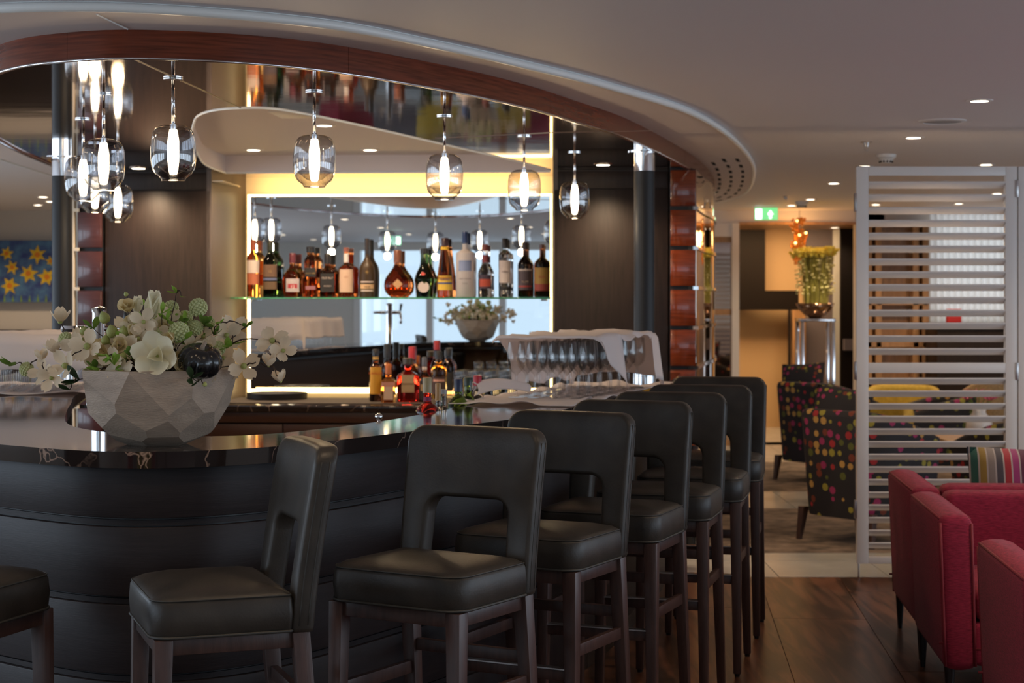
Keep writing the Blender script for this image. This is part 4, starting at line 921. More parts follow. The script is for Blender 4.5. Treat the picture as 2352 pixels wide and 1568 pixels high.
# ================================================================== BAR STOOLS
def slice_mesh(me, planes):
    bm = bmesh.new(); bm.from_mesh(me)
    for co, no in planes: bmesh.ops.bisect_plane(bm, geom=bm.verts[:]+bm.edges[:]+bm.faces[:], plane_co=co, plane_no=no)
    bm.to_mesh(me); bm.free()
def rrect(x0, x1, y0, y1, r, seg=5, rs=None):
    rs = rs or (r, r, r, r); out = []
    for (cx, cy, a0, q) in ((x1-rs[0], y1-rs[0], 0, rs[0]), (x0+rs[1], y1-rs[1], 90, rs[1]), (x0+rs[2], y0+rs[2], 180, rs[2]), (x1-rs[3], y0+rs[3], 270, rs[3])):
        for k in range(seg+1): a = R(a0+90*k/seg); out.append((cx+q*math.cos(a), cy+q*math.sin(a)))
    return out
def make_stool():
    e = empty('bar_stool', (0, 0, 0))
    W = 0.215
    # seat cushion: rows of outlines
    def outline(s, z, bow=0.022):
        o_ = []
        for x, y in rrect(-W*s, W*s, -0.150, 0.180*(0.5+0.5*s)+0.0, 0.045, 5, (0.05, 0.05, 0.012, 0.012)):
            yy = y+(bow*(1-(x/W)**2) if y > 0 else 0)
            o_.append((x, yy, z))
        return o_
    ctr = [(0, 0.03, 0.818)]
    sm = MB(smooth=True, sharp=60)
    rows = [outline(0.97, 0.697), outline(1.0, 0.705), outline(1.015, 0.74), outline(1.0, 0.776), outline(0.975, 0.787), outline(0.90, 0.797), outline(0.7, 0.808), outline(0.4, 0.815)]
    # squeeze rows towards the seat centre in y as well
    out = []
    for i, r_ in enumerate(rows):
        f = (1, 1, 1.01, 1, 0.98, 0.90, 0.68, 0.36)[i]
        out.append([(x, 0.03+(y-0.03)*f, z) for x, y, z in r_])
    sm.quadgrid(out, closed_v=True); n_ = len(out[0]); b0 = len(sm.v)
    sm.v.append((0, 0.03, 0.817)); k = (len(out)-1)*n_
    for j in range(n_): sm.f.append((k+j, k+(j+1) % n_, b0))
    sm.f.append(tuple(range(n_)))
    seat = sm.build('seat', 'leather', e, world=False)
    def loop_tube(ol, r, nm, m, par):
        MB(smooth=True).tube([Vector(p) for p in ol]+[Vector(ol[0])], r, 6, cap=False).build(nm, m, par, world=False)
    loop_tube([(x, y, 0.699) for x, y, z in outline(1.0, 0)], 0.004, 'welt', 'leather_seam', seat)
    loop_tube([(x, y, z) for x, y, z in [(x, 0.03+(y-0.03)*0.985, 0.786) for x, y, z in outline(0.985, 0)]], 0.0022, 'top_seam', 'leather_seam', seat)
    # backrest: arch with an opening, leaning and slightly dished
    pts = []
    zt = 1.142; rc = 0.05
    for a in range(0, 91, 15): pts.append((W-rc+rc*math.cos(R(a)), zt-rc+rc*math.sin(R(a))))
    for a in range(90, 181, 15): pts.append((-W+rc+rc*math.cos(R(a)), zt-rc+rc*math.sin(R(a))))
    pts += [(-W, 0.69), (-W+0.078, 0.69)]
    ro = 0.045; wi = W-0.085; zo = 0.945
    pts.append((-W+0.080, 0.78))
    for a in range(180, 89, -15): pts.append((-wi+ro+ro*math.cos(R(a)), zo-ro+ro*math.sin(R(a))))
    for a in range(90, -1, -15): pts.append((wi-ro+ro*math.cos(R(a)), zo-ro+ro*math.sin(R(a))))
    pts += [(W-0.080, 0.78), (W-0.078, 0.69), (W, 0.69)]
    T_ = 0.058
    bm = bmesh.new(); vs = [bm.verts.new((x, 0, z)) for x, z in pts]; f = bm.faces.new(vs)
    r_ = bmesh.ops.extrude_face_region(bm, geom=[f]); bmesh.ops.translate(bm, verts=[v for v in r_['geom'] if isinstance(v, bmesh.types.BMVert)], vec=(0, T_, 0))
    bmesh.ops.recalc_face_normals(bm, faces=bm.faces)
    es = [e_ for e_ in bm.edges if e_.is_manifold and e_.calc_face_angle(0) > R(60)]
    bmesh.ops.bevel(bm, geom=es, offset=0.014, segments=3, profile=0.5, affect='EDGES', clamp_overlap=True)
    for z in (0.75, 0.80, 0.85, 0.9, 0.97, 1.0, 1.05, 1.1, 1.13): bmesh.ops.bisect_plane(bm, geom=bm.verts[:]+bm.edges[:]+bm.faces[:], plane_co=(0, 0, z), plane_no=(0, 0, 1))
    for x in (-0.14, -0.09, -0.045, 0, 0.045, 0.09, 0.14): bmesh.ops.bisect_plane(bm, geom=bm.verts[:]+bm.edges[:]+bm.faces[:], plane_co=(x, 0, 0), plane_no=(1, 0, 0))
    me = bpy.data.meshes.new('backrest'); 
    def lean(z): t = max(0, (z-0.70)/0.457); return -0.205-0.082*t**1.2
    for v in bm.verts:
        x, y, z = v.co; t = (z-0.69)/0.467
        v.co.y = y+lean(z)+0.018*((x/W)**2)*t-(0.010 if z > 1.0 else 0)*(1-(x/W)**2)*t*0.5
        v.co.x = x*(1+0.03*t)
    bm.to_mesh(me); bm.free(); me.shade_smooth(); me.set_sharp_from_angle(angle=R(60))
    back = link('backrest', me, 'leather', e, world=False)
    # double stitching along both side edges
    for s in (-1, 1):
        for yo in (0.018, 0.040):
            pl = []
            for k in range(12):
                z = 0.71+k*0.036; t = (z-0.69)/0.467; x = s*W*(1+0.03*t)
                pl.append((x+s*0.0003, lean(z)+0.018*t+yo, z))
            MB(smooth=True).tube(pl, 0.0014, 4).build('stitching', 'leather_seam', back, world=False)
    # wooden frame
    fr_ = MB(); zr0, zr1 = 0.655, 0.694
    fr_.box((0, 0.163, (zr0+zr1)/2), (0.35, 0.022, zr1-zr0)).build('front_rail', 'leg_wood', e, world=False, bevel=0.002)
    MB().box((0, -0.165, (zr0+zr1)/2), (0.35, 0.022, zr1-zr0)).build('rear_rail', 'leg_wood', e, world=False, bevel=0.002)
    for s in (-1, 1): MB().box((s*0.187, -0.001, (zr0+zr1)/2), (0.022, 0.318, zr1-zr0)).build('side_rail', 'leg_wood', e, world=False, bevel=0.002)
    def leg(xt, yt, xb, yb, a, b_):
        m_ = MB()
        def sq(x, y, s, z): return [(x-s/2, y-s/2, z), (x+s/2, y-s/2, z), (x+s/2, y+s/2, z), (x-s/2, y+s/2, z)]
        m_.hexa(sq(xb, yb, b_, 0.012), sq(xt, yt, a, 0.694))
        o = m_.build('leg', 'leg_wood', e, world=False, bevel=0.003)
        MB(smooth=True, sharp=40).lathe([(0, 0), (0.010, 0), (0.012, 0.013), (0, 0.013)], 10, (xb, yb, 0)).build('glide', 'black_plastic', o, world=False)
        return lambda z: (xb+(xt-xb)*z/0.694, yb+(yt-yb)*z/0.694)
    Ls = {}
    for s in (-1, 1):
        Ls[(s, 1)] = leg(s*0.188, 0.159, s*0.196, 0.172, 0.044, 0.030)
        Ls[(s, -1)] = leg(s*0.188, -0.172, s*0.200, -0.235, 0.044, 0.030)
    def bar(p, q, z, w_, h_, nm, m='leg_wood'):
        a, b_ = p(z), q(z); c = ((a[0]+b_[0])/2, (a[1]+b_[1])/2, z); L = math.hypot(b_[0]-a[0], b_[1]-a[1])
        return MB().box(c, (L, w_, h_), rz=math.atan2(b_[1]-a[1], b_[0]-a[0])).build(nm, m, e, world=False, bevel=0.002)
    for s in (-1, 1): bar(Ls[(s, 1)], Ls[(s, -1)], 0.455, 0.020, 0.036, 'side_stretcher')
    bar(Ls[(-1, -1)], Ls[(1, -1)], 0.52, 0.020, 0.034, 'rear_stretcher')
    bar(Ls[(-1, 1)], Ls[(1, 1)], 0.385, 0.022, 0.034, 'footrest')
    a, b_ = Ls[(-1, 1)](0.405), Ls[(1, 1)](0.405)
    MB().box(((a[0]+b_[0])/2, a[1]+0.004, 0.404), (0.35, 0.030, 0.004)).build('footrest_plate', 'satin_metal', e, world=False)
    return e
stool0 = make_stool()
# rear right-hand corner of each seat and the direction it faces
st = [((-0.484, 4.24), (-0.94, -0.34), 'dark leather bar stool directly below the flower bowl, seat turned towards the left'),
      ((0.067, 4.79), (-0.52, -0.855), 'dark leather bar stool with a warm gleam on its seat, nearest of the row'),
      ((0.367, 5.49), (-0.46, -0.888), 'dark leather bar stool second from the camera in the row along the bar'),
      ((0.619, 6.12), (-0.36, -0.93), 'dark leather bar stool third from the camera in the row along the bar'),
      ((0.817, 6.71), (-0.26, -0.965), 'dark leather bar stool fourth from the camera in the row along the bar'),
      ((1.000, 7.31), (-0.22, -0.975), 'dark leather bar stool just before the last of the row'),
      ((1.176, 8.10), (-0.19, -0.98), 'last and farthest dark leather bar stool of the row, beside the marble floor')]
for i, ((x, y), f, lab) in enumerate(st):
    f = Vector(f).normalized(); rx = Vector((f.y, -f.x))
    c = Vector((x, y))+rx*0.215+f*0.200
    o = stool0 if i == 0 else copy_tree(stool0)
    o.location = (c.x, c.y, 0); o.rotation_euler.z = math.atan2(-f.x, f.y)
    tag(o, lab, 'bar stool', 'leather bar stools along the counter')
o = copy_tree(stool0); o.location = (-1.44, 4.43, 0); f = Vector((0.95, -0.30)); o.rotation_euler.z = math.atan2(-f.x, f.y)
tag(o, 'dark leather bar stool of which only the seat edge shows at the left', 'bar stool', 'leather bar stools along the counter')
# ================================================================== FLOWER BOWL
BC = Vector((-1.010, 4.985, HC))
bm = bmesh.new()
bmesh.ops.create_cone(bm, cap_ends=True, segments=48, radius1=0.27, radius2=0.27, depth=0.215, matrix=Matrix.Translation((0, 0, 0.1075)))
random.seed(11)
rowsn = [(8, -9, 0.0, 0.213, 0.175), (8, -24, 0.5, 0.197, 0.115), (8, -42, 0.0, 0.165, 0.060), (6, -64, 0.5, 0.108, 0.018)]
for n_, el, ph, pr0, pz0 in rowsn:
    for k in range(n_):
        a = 2*PI*(k+ph+random.uniform(-.16, .16))/n_+0.3; e_ = R(el+random.uniform(-4, 4))
        no = Vector((math.cos(a)*math.cos(e_), math.sin(a)*math.cos(e_), math.sin(e_)))
        d = (pr0*0.97*math.cos(R(el))+(pz0-0.185)*math.sin(R(el)))*random.uniform(0.975, 1.015)
        r_ = bmesh.ops.bisect_plane(bm, geom=bm.verts[:]+bm.edges[:]+bm.faces[:], plane_co=no*d+Vector((0, 0, 0.185)), plane_no=no, clear_outer=True)
        es = [g for g in r_['geom_cut'] if isinstance(g, bmesh.types.BMEdge)]
        if es: bmesh.ops.edgeloop_fill(bm, edges=es)
top = [f for f in bm.faces if f.normal.z > 0.9 and f.calc_center_median().z > 0.2]
bmesh.ops.delete(bm, geom=top, context='FACES_ONLY')
bmesh.ops.recalc_face_normals(bm, faces=bm.faces)
me = bpy.data.meshes.new('flower_bowl'); bm.to_mesh(me); bm.free()
bowl = link('flower_bowl', me, 'stone_grey', fixn=False); bowl.location = BC
s_ = bowl.modifiers.new('s', 'SOLIDIFY'); s_.thickness = 0.008; s_.offset = -1
tag(bowl, 'grey faceted stone-look bowl on the bar counter, full of artificial flowers', 'bowl')
ms = MB(smooth=True).ball((0, 0, 0.16), 0.185, 20, 10, (1, 1, 0.30)).build('moss', 'moss'); ms.location = BC
tag(ms, 'dark moss filling the grey faceted bowl below the blooms', 'moss', kind='stuff')

random.seed(5)
def petal_mesh(name, L, W_, cup, notch=0.0, tip=0.0, n=6, m=5, pw=0.5):
    rows = []
    for i in range(n+1):
        t = i/n; w_ = W_*math.sin(PI*(t**1.35*0.84+0.07))
        row = []
        for j in range(m+1):
            s = j/m*2-1
            y = L*t*(1-notch*(1-abs(s))*(t > 0.95)); z = cup*L*t*t+0.35*w_*s*s*0.6+tip*L*max(0, t-0.7)
            row.append((s*w_, y, z))
        rows.append(row)
    mb = MB(smooth=True).quadgrid(rows); me = mb.mesh(name); return me
pm_dog = petal_mesh('petal', 0.038, 0.0145, 0.30, notch=0.12, pw=1.0); pm_dog.materials.append(MATS['petal_blush'])
pm_mag = petal_mesh('petal', 0.074, 0.030, 0.42, pw=1.0); pm_mag.materials.append(MATS['petal_white'])
pm_mag2 = petal_mesh('petal', 0.070, 0.022, 0.95, pw=1.0); pm_mag2.materials.append(MATS['petal_white'])
pm_crm = petal_mesh('petal', 0.034, 0.018, 0.6, pw=1.0); pm_crm.materials.append(MATS['petal_cream'])
lf = petal_mesh('leaf', 0.050, 0.013, 0.25, pw=1.0); lf_g = lf; lf_g.materials.append(MATS['leaf_green'])
lf_b = lf.copy(); lf_b.materials.clear(); lf_b.materials.append(MATS['leaf_bright'])
lf_d = lf.copy(); lf_d.materials.clear(); lf_d.materials.append(MATS['leaf_dark'])
ctr = MB(smooth=True).ball((0, 0, 0.004), 0.0065, 8, 5).mesh('flower_centre'); ctr.materials.append(MATS['pod_green'])
vb = MB(smooth=False)
for k in range(90):
    z = 1-2*(k+0.5)/90; rr_ = math.sqrt(1-z*z); a = k*2.39996
    vb.ball((rr_*math.cos(a)*0.9, rr_*math.sin(a)*0.9, z*0.9), 0.17, 5, 3)
vb.ball((0, 0, 0), 0.88, 10, 6)
vme = vb.mesh('flower_head'); vme.materials.append(MATS['viburnum'])
podm = MB(smooth=True).lathe([(0, 0), (0.35, 0.08), (0.55, 0.35), (0.5, 0.75), (0.25, 1.05), (0, 1.25)], 10).mesh('pod'); podm.materials.append(MATS['pod_green'])
def face_rot(d):                              # rotation taking +z to direction d
    return Vector(d).normalized().to_track_quat('Z', 'Y').to_euler()
def blossom(parent, loc, d, pm, n=4, s=1.0, spread=90, spin=None, nm='blossom', two=0):
    e = empty(nm, loc, parent=parent); e.rotation_euler = face_rot(d); e.scale = (s, s, s)
    spin = random.random()*360 if spin is None else spin
    for k in range(n):
        o = bpy.data.objects.new('petal', pm); o.parent = e; col.objects.link(o)
        o.rotation_euler = (R(90-spread+random.uniform(-9, 9)), R(random.uniform(-8, 8)), R(spin+360*k/n+random.uniform(-7, 7)))
    for k in range(two):
        o = bpy.data.objects.new('petal', pm); o.parent = e; col.objects.link(o); o.scale = (0.8, 0.8, 0.8)
        o.rotation_euler = (R(52+random.uniform(-9, 9)), 0, R(spin+30+360*k/two))
    o = bpy.data.objects.new('flower_centre', ctr); o.parent = e; col.objects.link(o); o.scale = (s*0.75,)*3
    return e
def leaf(parent, loc, d, me, s=1.0):
    o = bpy.data.objects.new('leaf', me); o.parent = parent; o.location = loc; o.scale = (s, s, s)
    q = Vector(d).normalized().to_track_quat('Y', 'Z'); o.rotation_euler = (q @ Matrix.Rotation(random.uniform(-.7, .7), 3, 'Y').to_quaternion()).to_euler(); col.objects.link(o); return o
BT_ = BC+Vector((0, 0, 0.17))
def AP(px, py, dy=0.0): return PX(px, py, 4.985+dy)-BC
def stemto(parent, p, r=0.0018, frm=None, sag=0.02, nm='stem'):
    a = Vector(frm) if frm is not None else Vector((p.x*0.25, p.y*0.25, 0.17)); p = Vector(p)
    pl = []
    for k in range(8):
        t = k/7; q = a.lerp(p, t); q.z += sag*math.sin(PI*t); q += Vector((1, 1, 1))*0
        if 0 < k < 7: q += Vector((random.uniform(-.004, .004), random.uniform(-.004, .004), random.uniform(-.004, .004)))
        pl.append(q)
    return MB(smooth=True).tube(pl, [r*(1.5-0.9*k/7) for k in range(8)], 5).build(nm, 'twig', parent, world=False)
G = 'artificial flowers in the grey bowl'
def spray(name, label, items, cat='flowers'):
    e = empty(name, tuple(BC), label=label, cat=cat, group=G); last = None
    for it in items:
        kind, px, py, s, dy = it[:5]; s = s*(1.2 if kind in ('dog', 'dogup') else 1.0); p = AP(px, py, dy); out = Vector((p.x, -0.35, p.z-0.15)).normalized()
        frm = last if (len(it) > 5 and it[5] == 'chain' and last is not None) else None
        stemto(e, p, frm=frm, sag=0.012 if frm else 0.02)
        if kind == 'dog': blossom(e, p, (out.x*0.5+random.uniform(-.3, .3), -1, random.uniform(-.1, .6)), pm_dog, 4, s, 82)
        if kind == 'dogup': blossom(e, p, (random.uniform(-.4, .4), -0.3, 1), pm_dog, 4, s, 50)
        if kind == 'mag': blossom(e, p, (0.05, -1, 0.12), pm_mag, 6, s, 76, spin=15, two=3)
        if kind == 'magup': blossom(e, p, (0.25, -0.4, 1), pm_mag2, 6, s, 40, spin=0, two=3)
        if kind == 'crm': blossom(e, p, (random.uniform(-.6, .6), -1, random.uniform(-.2, .8)), pm_crm, 5, s, 62, two=3)
        if kind == 'vib':
            o = bpy.data.objects.new('flower_head', vme); o.parent = e; o.location = p; o.scale = (s, s*0.9, s); col.objects.link(o)
        if kind == 'pod':
            o = bpy.data.objects.new('pod', podm); o.parent = e; o.location = p; o.scale = (s,)*3; o.rotation_euler = (random.uniform(-.5, .5), random.uniform(-.5, .5), 0); col.objects.link(o)
        if kind in ('lg', 'lb', 'ld'):
            me_ = {'lg': lf_g, 'lb': lf_b, 'ld': lf_d}[kind]
            for q in range(it[6] if len(it) > 6 else 2): leaf(e, p, (out.x+random.uniform(-.9, .9), -0.5+random.uniform(-.5, .2), random.uniform(-.5, .8)), me_, s)
        last = p
    return e
px1 = 0.00125
spray('dogwood_branch', 'long flowering branch reaching out to the far left over the counter', [('dog', 226, 822, 1.0, -0.06), ('dog', 202, 797, 1.2, -0.1, 'chain'), ('dog', 152, 840, 1.15, -0.08, 'chain'), ('dog', 119, 868, 0.95, -0.06, 'chain'), ('dog', 98, 856, 0.95, -0.03, 'chain'), ('dogup', 97, 828, 0.8, -0.02, 'chain'), ('vib', 61, 848, 0.021, 0, 'chain'), ('lg', 34, 838, 0.9, 0, 'chain', 3)])
spray('dogwood_branch', 'short flowering twig standing up at the left of the bowl', [('dog', 190, 780, 0.9, 0.03), ('dog', 176, 800, 1.1, -0.03, 'chain'), ('dogup', 128, 812, 1.0, 0.0, 'chain'), ('vib', 151, 779, 0.021, 0.02, 'chain'), ('dogup', 138, 742, 1.05, 0.05, 'chain')])
spray('dogwood_branch', 'flowering branch crossing the glowing strip right of the bowl', [('dog', 520, 770, 1.05, 0.02), ('dog', 536, 760, 1.1, 0.05, 'chain'), ('lb', 533, 790, 0.9, 0.0, 'chain', 2), ('dog', 625, 782, 1.15, 0.0, 'chain'), ('dog', 650, 806, 0.95, -0.02, 'chain')])
spray('dogwood_branch', 'low flowering branch hanging out to the right above the trays', [('dog', 559, 842, 1.15, -0.06), ('dogup', 618, 842, 0.9, -0.06, 'chain'), ('dogup', 645, 878, 0.85, -0.08, 'chain')])
spray('magnolia', 'large open cream magnolia at the front of the bowl', [('mag', 362, 818, 1.0, -0.17)])
spray('magnolia', 'upright white magnolia at the top of the arrangement', [('magup', 345, 735, 0.95, -0.02)])
spray('magnolia', 'cream magnolia bud at the upper left of the arrangement', [('magup', 312, 722, 0.6, 0.02), ('crm', 290, 712, 1.0, 0.0)])
spray('viburnum', 'big round green-white flower head above the black pumpkin', [('vib', 411, 762, 0.029, -0.06)])
spray('viburnum', 'round flower head standing highest at the right', [('vib', 455, 706, 0.0265, 0.0)])
spray('viburnum', 'small round flower head behind the big one', [('vib', 449, 753, 0.022, 0.0)])
spray('viburnum', 'round flower heads above the open magnolia', [('vib', 368, 770, 0.024, -0.04), ('vib', 336, 778, 0.021, -0.05), ('vib', 393, 707, 0.022, 0.06), ('vib', 290, 795, 0.021, -0.08), ('vib', 425, 730, 0.022, 0.05), ('vib', 478, 742, 0.020, 0.06), ('vib', 500, 800, 0.022, 0.0)])
spray('seed_pods', 'twig with pale green seed pods at the upper left', [('pod', 245, 742, 0.030, 0.0), ('pod', 262, 775, 0.032, -0.04), ('pod', 283, 768, 0.022, -0.06), ('pod', 318, 762, 0.028, -0.02), ('pod', 363, 750, 0.028, 0.0), ('pod', 190, 768, 0.022, 0.03), ('pod', 308, 740, 0.025, 0.02)])
spray('leafy_sprig', 'bright green leafy sprig hanging over the bowl rim left of the magnolia', [('lb', 253, 815, 0.85, -0.17, '', 4), ('lb', 262, 838, 0.85, -0.18, 'chain', 3)])
spray('leafy_sprig', 'green leafy sprig reaching up to the right', [('lg', 470, 748, 0.8, 0.0, '', 4), ('lg', 492, 770, 0.7, 0.0, 'chain', 3), ('lb', 500, 745, 0.5, 0.0, 'chain', 3), ('lg', 566, 750, 0.5, 0.05, 'chain', 3), ('lb', 520, 800, 0.7, 0.0, 'chain', 3)])
spray('leafy_sprig', 'single thin sprig with two leaves standing at the very top', [('lb', 405, 672, 0.55, 0.0, '', 4), ('lb', 418, 680, 0.5, 0.0, 'chain', 2)])
spray('leafy_sprig', 'dark drooping leaves over the left rim of the bowl', [('ld', 182, 872, 1.0, -0.1, '', 3), ('ld', 160, 895, 0.7, -0.12, 'chain', 2), ('lg', 215, 755, 0.8, 0.04, '', 3)])
spray('leafy_sprig', 'dark leaves under the black pumpkin with one white bud', [('ld', 440, 870, 0.8, -0.2, '', 3), ('ld', 452, 876, 0.5, -0.2, '', 2), ('pod', 470, 888, 0.012, -0.2, 'chain')])
spray('red_tipped_twig', 'bare twig ending in a small red bud at the upper left', [('pod', 292, 680, 0.012, 0.0), ('lb', 330, 700, 0.35, 0.02, '', 2), ('lb', 385, 735, 0.7, -0.02, '', 3), ('lg', 425, 730, 0.5, 0.0, '', 2)])
fill = []
for k in range(125):
    a = random.uniform(0, 2*PI); rr_ = 0.195*math.sqrt(random.random()); x = rr_*math.cos(a); y = rr_*math.sin(a)*0.9; z = 0.185+0.20*(1-(rr_/0.22)**2)*random.uniform(0.4, 1.0)
    p = Vector((x, y, z))+BC; fill.append((random.choice(['crm', 'crm', 'dog', 'dog', 'lb', 'lg', 'lb', 'pod']), 1176+p.x/p.y*4000, 690-(p.z-EYE)/p.y*4000, 0, p.y-4.985))
fill = [(k, a, b_, {'crm': 0.95, 'dog': 0.95, 'lb': 0.7, 'lg': 0.7, 'pod': 0.024}[k], d) for k, a, b_, _, d in fill]
spray('mixed_blooms', 'tightly packed small cream blooms filling the middle of the bowl', fill)
pk = empty('pumpkin', tuple(PX(459, 829, 4.85)), label='small black ribbed pumpkin resting on the bowl rim', cat='pumpkin')
pkm = MB(smooth=True); rows = []
for i in range(13):
    t = PI*i/12; row = []
    for k in range(64):
        a = 2*PI*k/64; rb_ = 1-0.16*abs(math.cos(a*4.5))**0.45*0 - 0.13*(1-abs(math.sin(a*4)))**2.2
        r_ = math.sin(t)**0.8*rb_*0.063; row.append((r_*math.cos(a), r_*math.sin(a), -math.cos(t)*0.047*(1-0.25*math.exp(-(math.sin(t)/0.3)**2))))
    rows.append(row)
pkm.quadgrid(rows, closed_v=True).build('body', 'black_ceramic', pk, world=False)
MB(smooth=True).tube([(0, 0, 0.03), (0.002, 0, 0.045), (0.008, 0, 0.058)], [0.009, 0.006, 0.005], 8).build('stalk', 'stone_grey', pk, world=False)
pk.rotation_euler = (R(18), R(12), 0)

# ================================================================== LOUVRED SCREEN
ls = empty('louvred_screen', (2.3, YT, 0), label='white louvred folding screen standing on the marble edge', cat='screen')
def Lx(px): return (px-1176)/4000*YT
def Lz(py): return EYE-(py-690)/4000*YT
def lbox(name, x0, x1, z0, z1, d=0.04, parent=ls, m='white_lacquer', y=YT, bevel=0.002):
    return MB().box(((x0+x1)/2, y, (z0+z1)/2), (x1-x0, d, z1-z0)).build(name, m, parent, bevel=bevel)
def leaf_panel(x0, x1):
    sw = 0.062
    lbox('stile', x0, x0+sw, 0.075, Lz(383)); lbox('stile', x1-sw, x1, 0.075, Lz(383))
    lbox('rail', x0+sw+.0005, x1-sw-.0005, Lz(404), Lz(383)); lbox('rail', x0+sw+.0005, x1-sw-.0005, Lz(856), Lz(833)); lbox('rail', x0+sw+.0005, x1-sw-.0005, 0.075, Lz(1278))
    lbox('foot', x0+0.008, x0+0.016, 0, 0.075, 0.02, m='satin_metal')
    for k in range(14):
        for z in (Lz(425+k*29.4), ):
            s = MB().box((0, 0, 0), (x1-x0-2*sw-0.002, 0.052, 0.009)).build('slat', 'white_lacquer', ls, world=False, bevel=0.002)
            s.location = Vector(((x0+x1)/2, YT, z))-ls.location; s.rotation_euler = (R(-38), 0, 0)
    for k in range(14):
        z = Lz(875+k*29.0)
        s = MB().box((0, 0, 0), (x1-x0-2*sw-0.002, 0.052, 0.009)).build('slat', 'white_lacquer', ls, world=False, bevel=0.002)
        s.location = Vector(((x0+x1)/2, YT, z))-ls.location; s.rotation_euler = (R(-38), 0, 0)
leaf_panel(Lx(1967), Lx(2334)); leaf_panel(Lx(2337), Lx(2337)+0.867)
for px in (2335,):
    for py in (434, 852): lbox('hinge', Lx(px)-0.012, Lx(px)+0.004, Lz(py+20), Lz(py-20), 0.006, m='satin_metal', y=YT-0.023)
for py in (466, 852, 1170): lbox('hinge', Lx(1964)-0.004, Lx(1967)-0.0005, Lz(py+20), Lz(py-22), 0.03, m='satin_metal')

# ================================================================== SEATING
def pad(mb, x0, x1, y0, y1, z0, z1, r=0.03, taper=0.0, crown=0.0, cx=0, cy=0):
    """rounded block that narrows towards the floor about (cx, cy)"""
    rows = []; nz = 9
    def ins(t): return r*(1-math.sin(math.acos(max(-1, min(1, t)))))
    zs = [(z0, r), (z0+r*0.3, r*0.29), (z0+r, 0), (z0+(z1-z0)*0.35, 0), (z0+(z1-z0)*0.7, 0), (z1-r, 0), (z1-r*0.5, r*0.13), (z1-r*0.2, r*0.4), (z1, r)]
    for z, ii in zs:
        k = 1-taper*(1-(z-z0)/(z1-z0))
        o_ = rrect(x0+ii, x1-ii, y0+ii, y1-ii, max(0.004, r-ii*0.4), 4)
        rows.append([(cx+(x-cx)*k, cy+(y-cy)*k, z) for x, y in o_])
    b0 = len(mb.v); n_ = len(rows[0]); mb.quadgrid(rows, closed_v=True)
    mb.f.append(tuple(b0+i for i in range(n_))); k = b0+(len(rows)-1)*n_
    c_ = len(mb.v); mb.v.append((sum(p[0] for p in rows[-1])/n_, sum(p[1] for p in rows[-1])/n_, z1+crown))
    for i in range(n_): mb.f.append((k+i, k+(i+1) % n_, c_))
    return mb
def sofa(loc, rz, Wd, D, Hh, m, mp_, label, legm='black_plastic'):
    """local origin: left end of the back's outer face on the floor; the sofa faces +y"""
    e = empty('sofa', loc, rz, label=label, cat='sofa', group='raspberry sofas by the screen')
    tp = 0.03; cx, cy = Wd/2, D/2; zb = 0.14; at = 0.125
    pad(MB(smooth=True, sharp=50), at+0.002, Wd-at-0.002, 0.0, 0.15, zb, Hh, 0.035, tp, 0.006, cx, cy).build('back', m, e, world=False)
    for x0, x1 in ((0, at), (Wd-at, Wd)):
        a_ = pad(MB(smooth=True, sharp=50), x0, x1, 0.0, D, zb, Hh-0.01, 0.035, tp, 0.006, cx, cy).build('arm', m, e, world=False)
        for side in (x0, x1):
            ins_ = 0.004 if side == x0 else -0.004
            pl = [(side+ins_*2, D-0.03, Hh-0.026), (side+ins_*2, 0.03, Hh-0.026)]
            MB(smooth=True).tube(pl, 0.0055, 6).build('piping', mp_, a_, world=False)
            kx = lambda z: cx+(side+ins_*0.6-cx)*(1-tp*(1-(z-zb)/(Hh-zb)))
            ky = lambda z: cy+(D-0.004-cy)*(1-tp*(1-(z-zb)/(Hh-zb)))
            if side == x0: MB(smooth=True).tube([(x0+0.006, D-0.004+0.003-0.030*(1-0.095/(Hh-zb)), 0.242), (x1-0.006, D-0.001-0.030*(1-0.095/(Hh-zb)), 0.242)], 0.0045, 6).build('piping', mp_, a_, world=False)
            MB(smooth=True).tube([(kx(z)+ins_, ky(z), z) for z in (zb+0.02, 0.3, 0.5, Hh-0.04)], 0.0055, 6).build('piping', mp_, a_, world=False)
    pad(MB(smooth=True, sharp=50), at+0.003, Wd-at-0.003, 0.15, D-0.01, zb+0.02, 0.32, 0.02, 0, 0, cx, cy).build('seat_base', m, e, world=False)
    nc = 2
    for i in range(nc):
        a0 = at+0.006+(Wd-2*at-0.012)*i/nc; a1 = at+0.006+(Wd-2*at-0.012)*(i+1)/nc
        pad(MB(smooth=True, sharp=50), a0, a1-0.004, 0.155, D-0.005, 0.322, 0.44, 0.035, 0, 0.012, cx, cy).build('seat_cushion', m, e, world=False)
    MB(smooth=True).tube([(at+0.01, D-0.012, 0.225), (Wd-at-0.01, D-0.012, 0.225)], 0.005, 6).build('piping', mp_, e, world=False)
    for x in (0.05, Wd-0.05):
        for y in (0.06, D-0.06):
            MB(smooth=True, sharp=40).lathe([(0, 0), (0.010, 0), (0.020, zb+0.01), (0, zb+0.01)], 12, (x, y, 0)).build('leg', legm, e, world=False)
    return e
sofa((1.655, 7.22, 0), -R(5.5), 1.5, 0.83, 0.735, 'red_fabric', 'red_piping', 'raspberry sofa farthest back, facing away towards the louvred screen')
s2 = sofa((0, 0, 0), -R(5.5)+PI, 1.5, 0.83, 0.725, 'red_fabric', 'red_piping', 'middle raspberry sofa standing back to back with the one at the screen')
v_ = Matrix.Rotation(-R(5.5)+PI, 3, 'Z') @ Vector((1.5, 0, 0)); s2.location = Vector((1.640, 7.20, 0))-v_
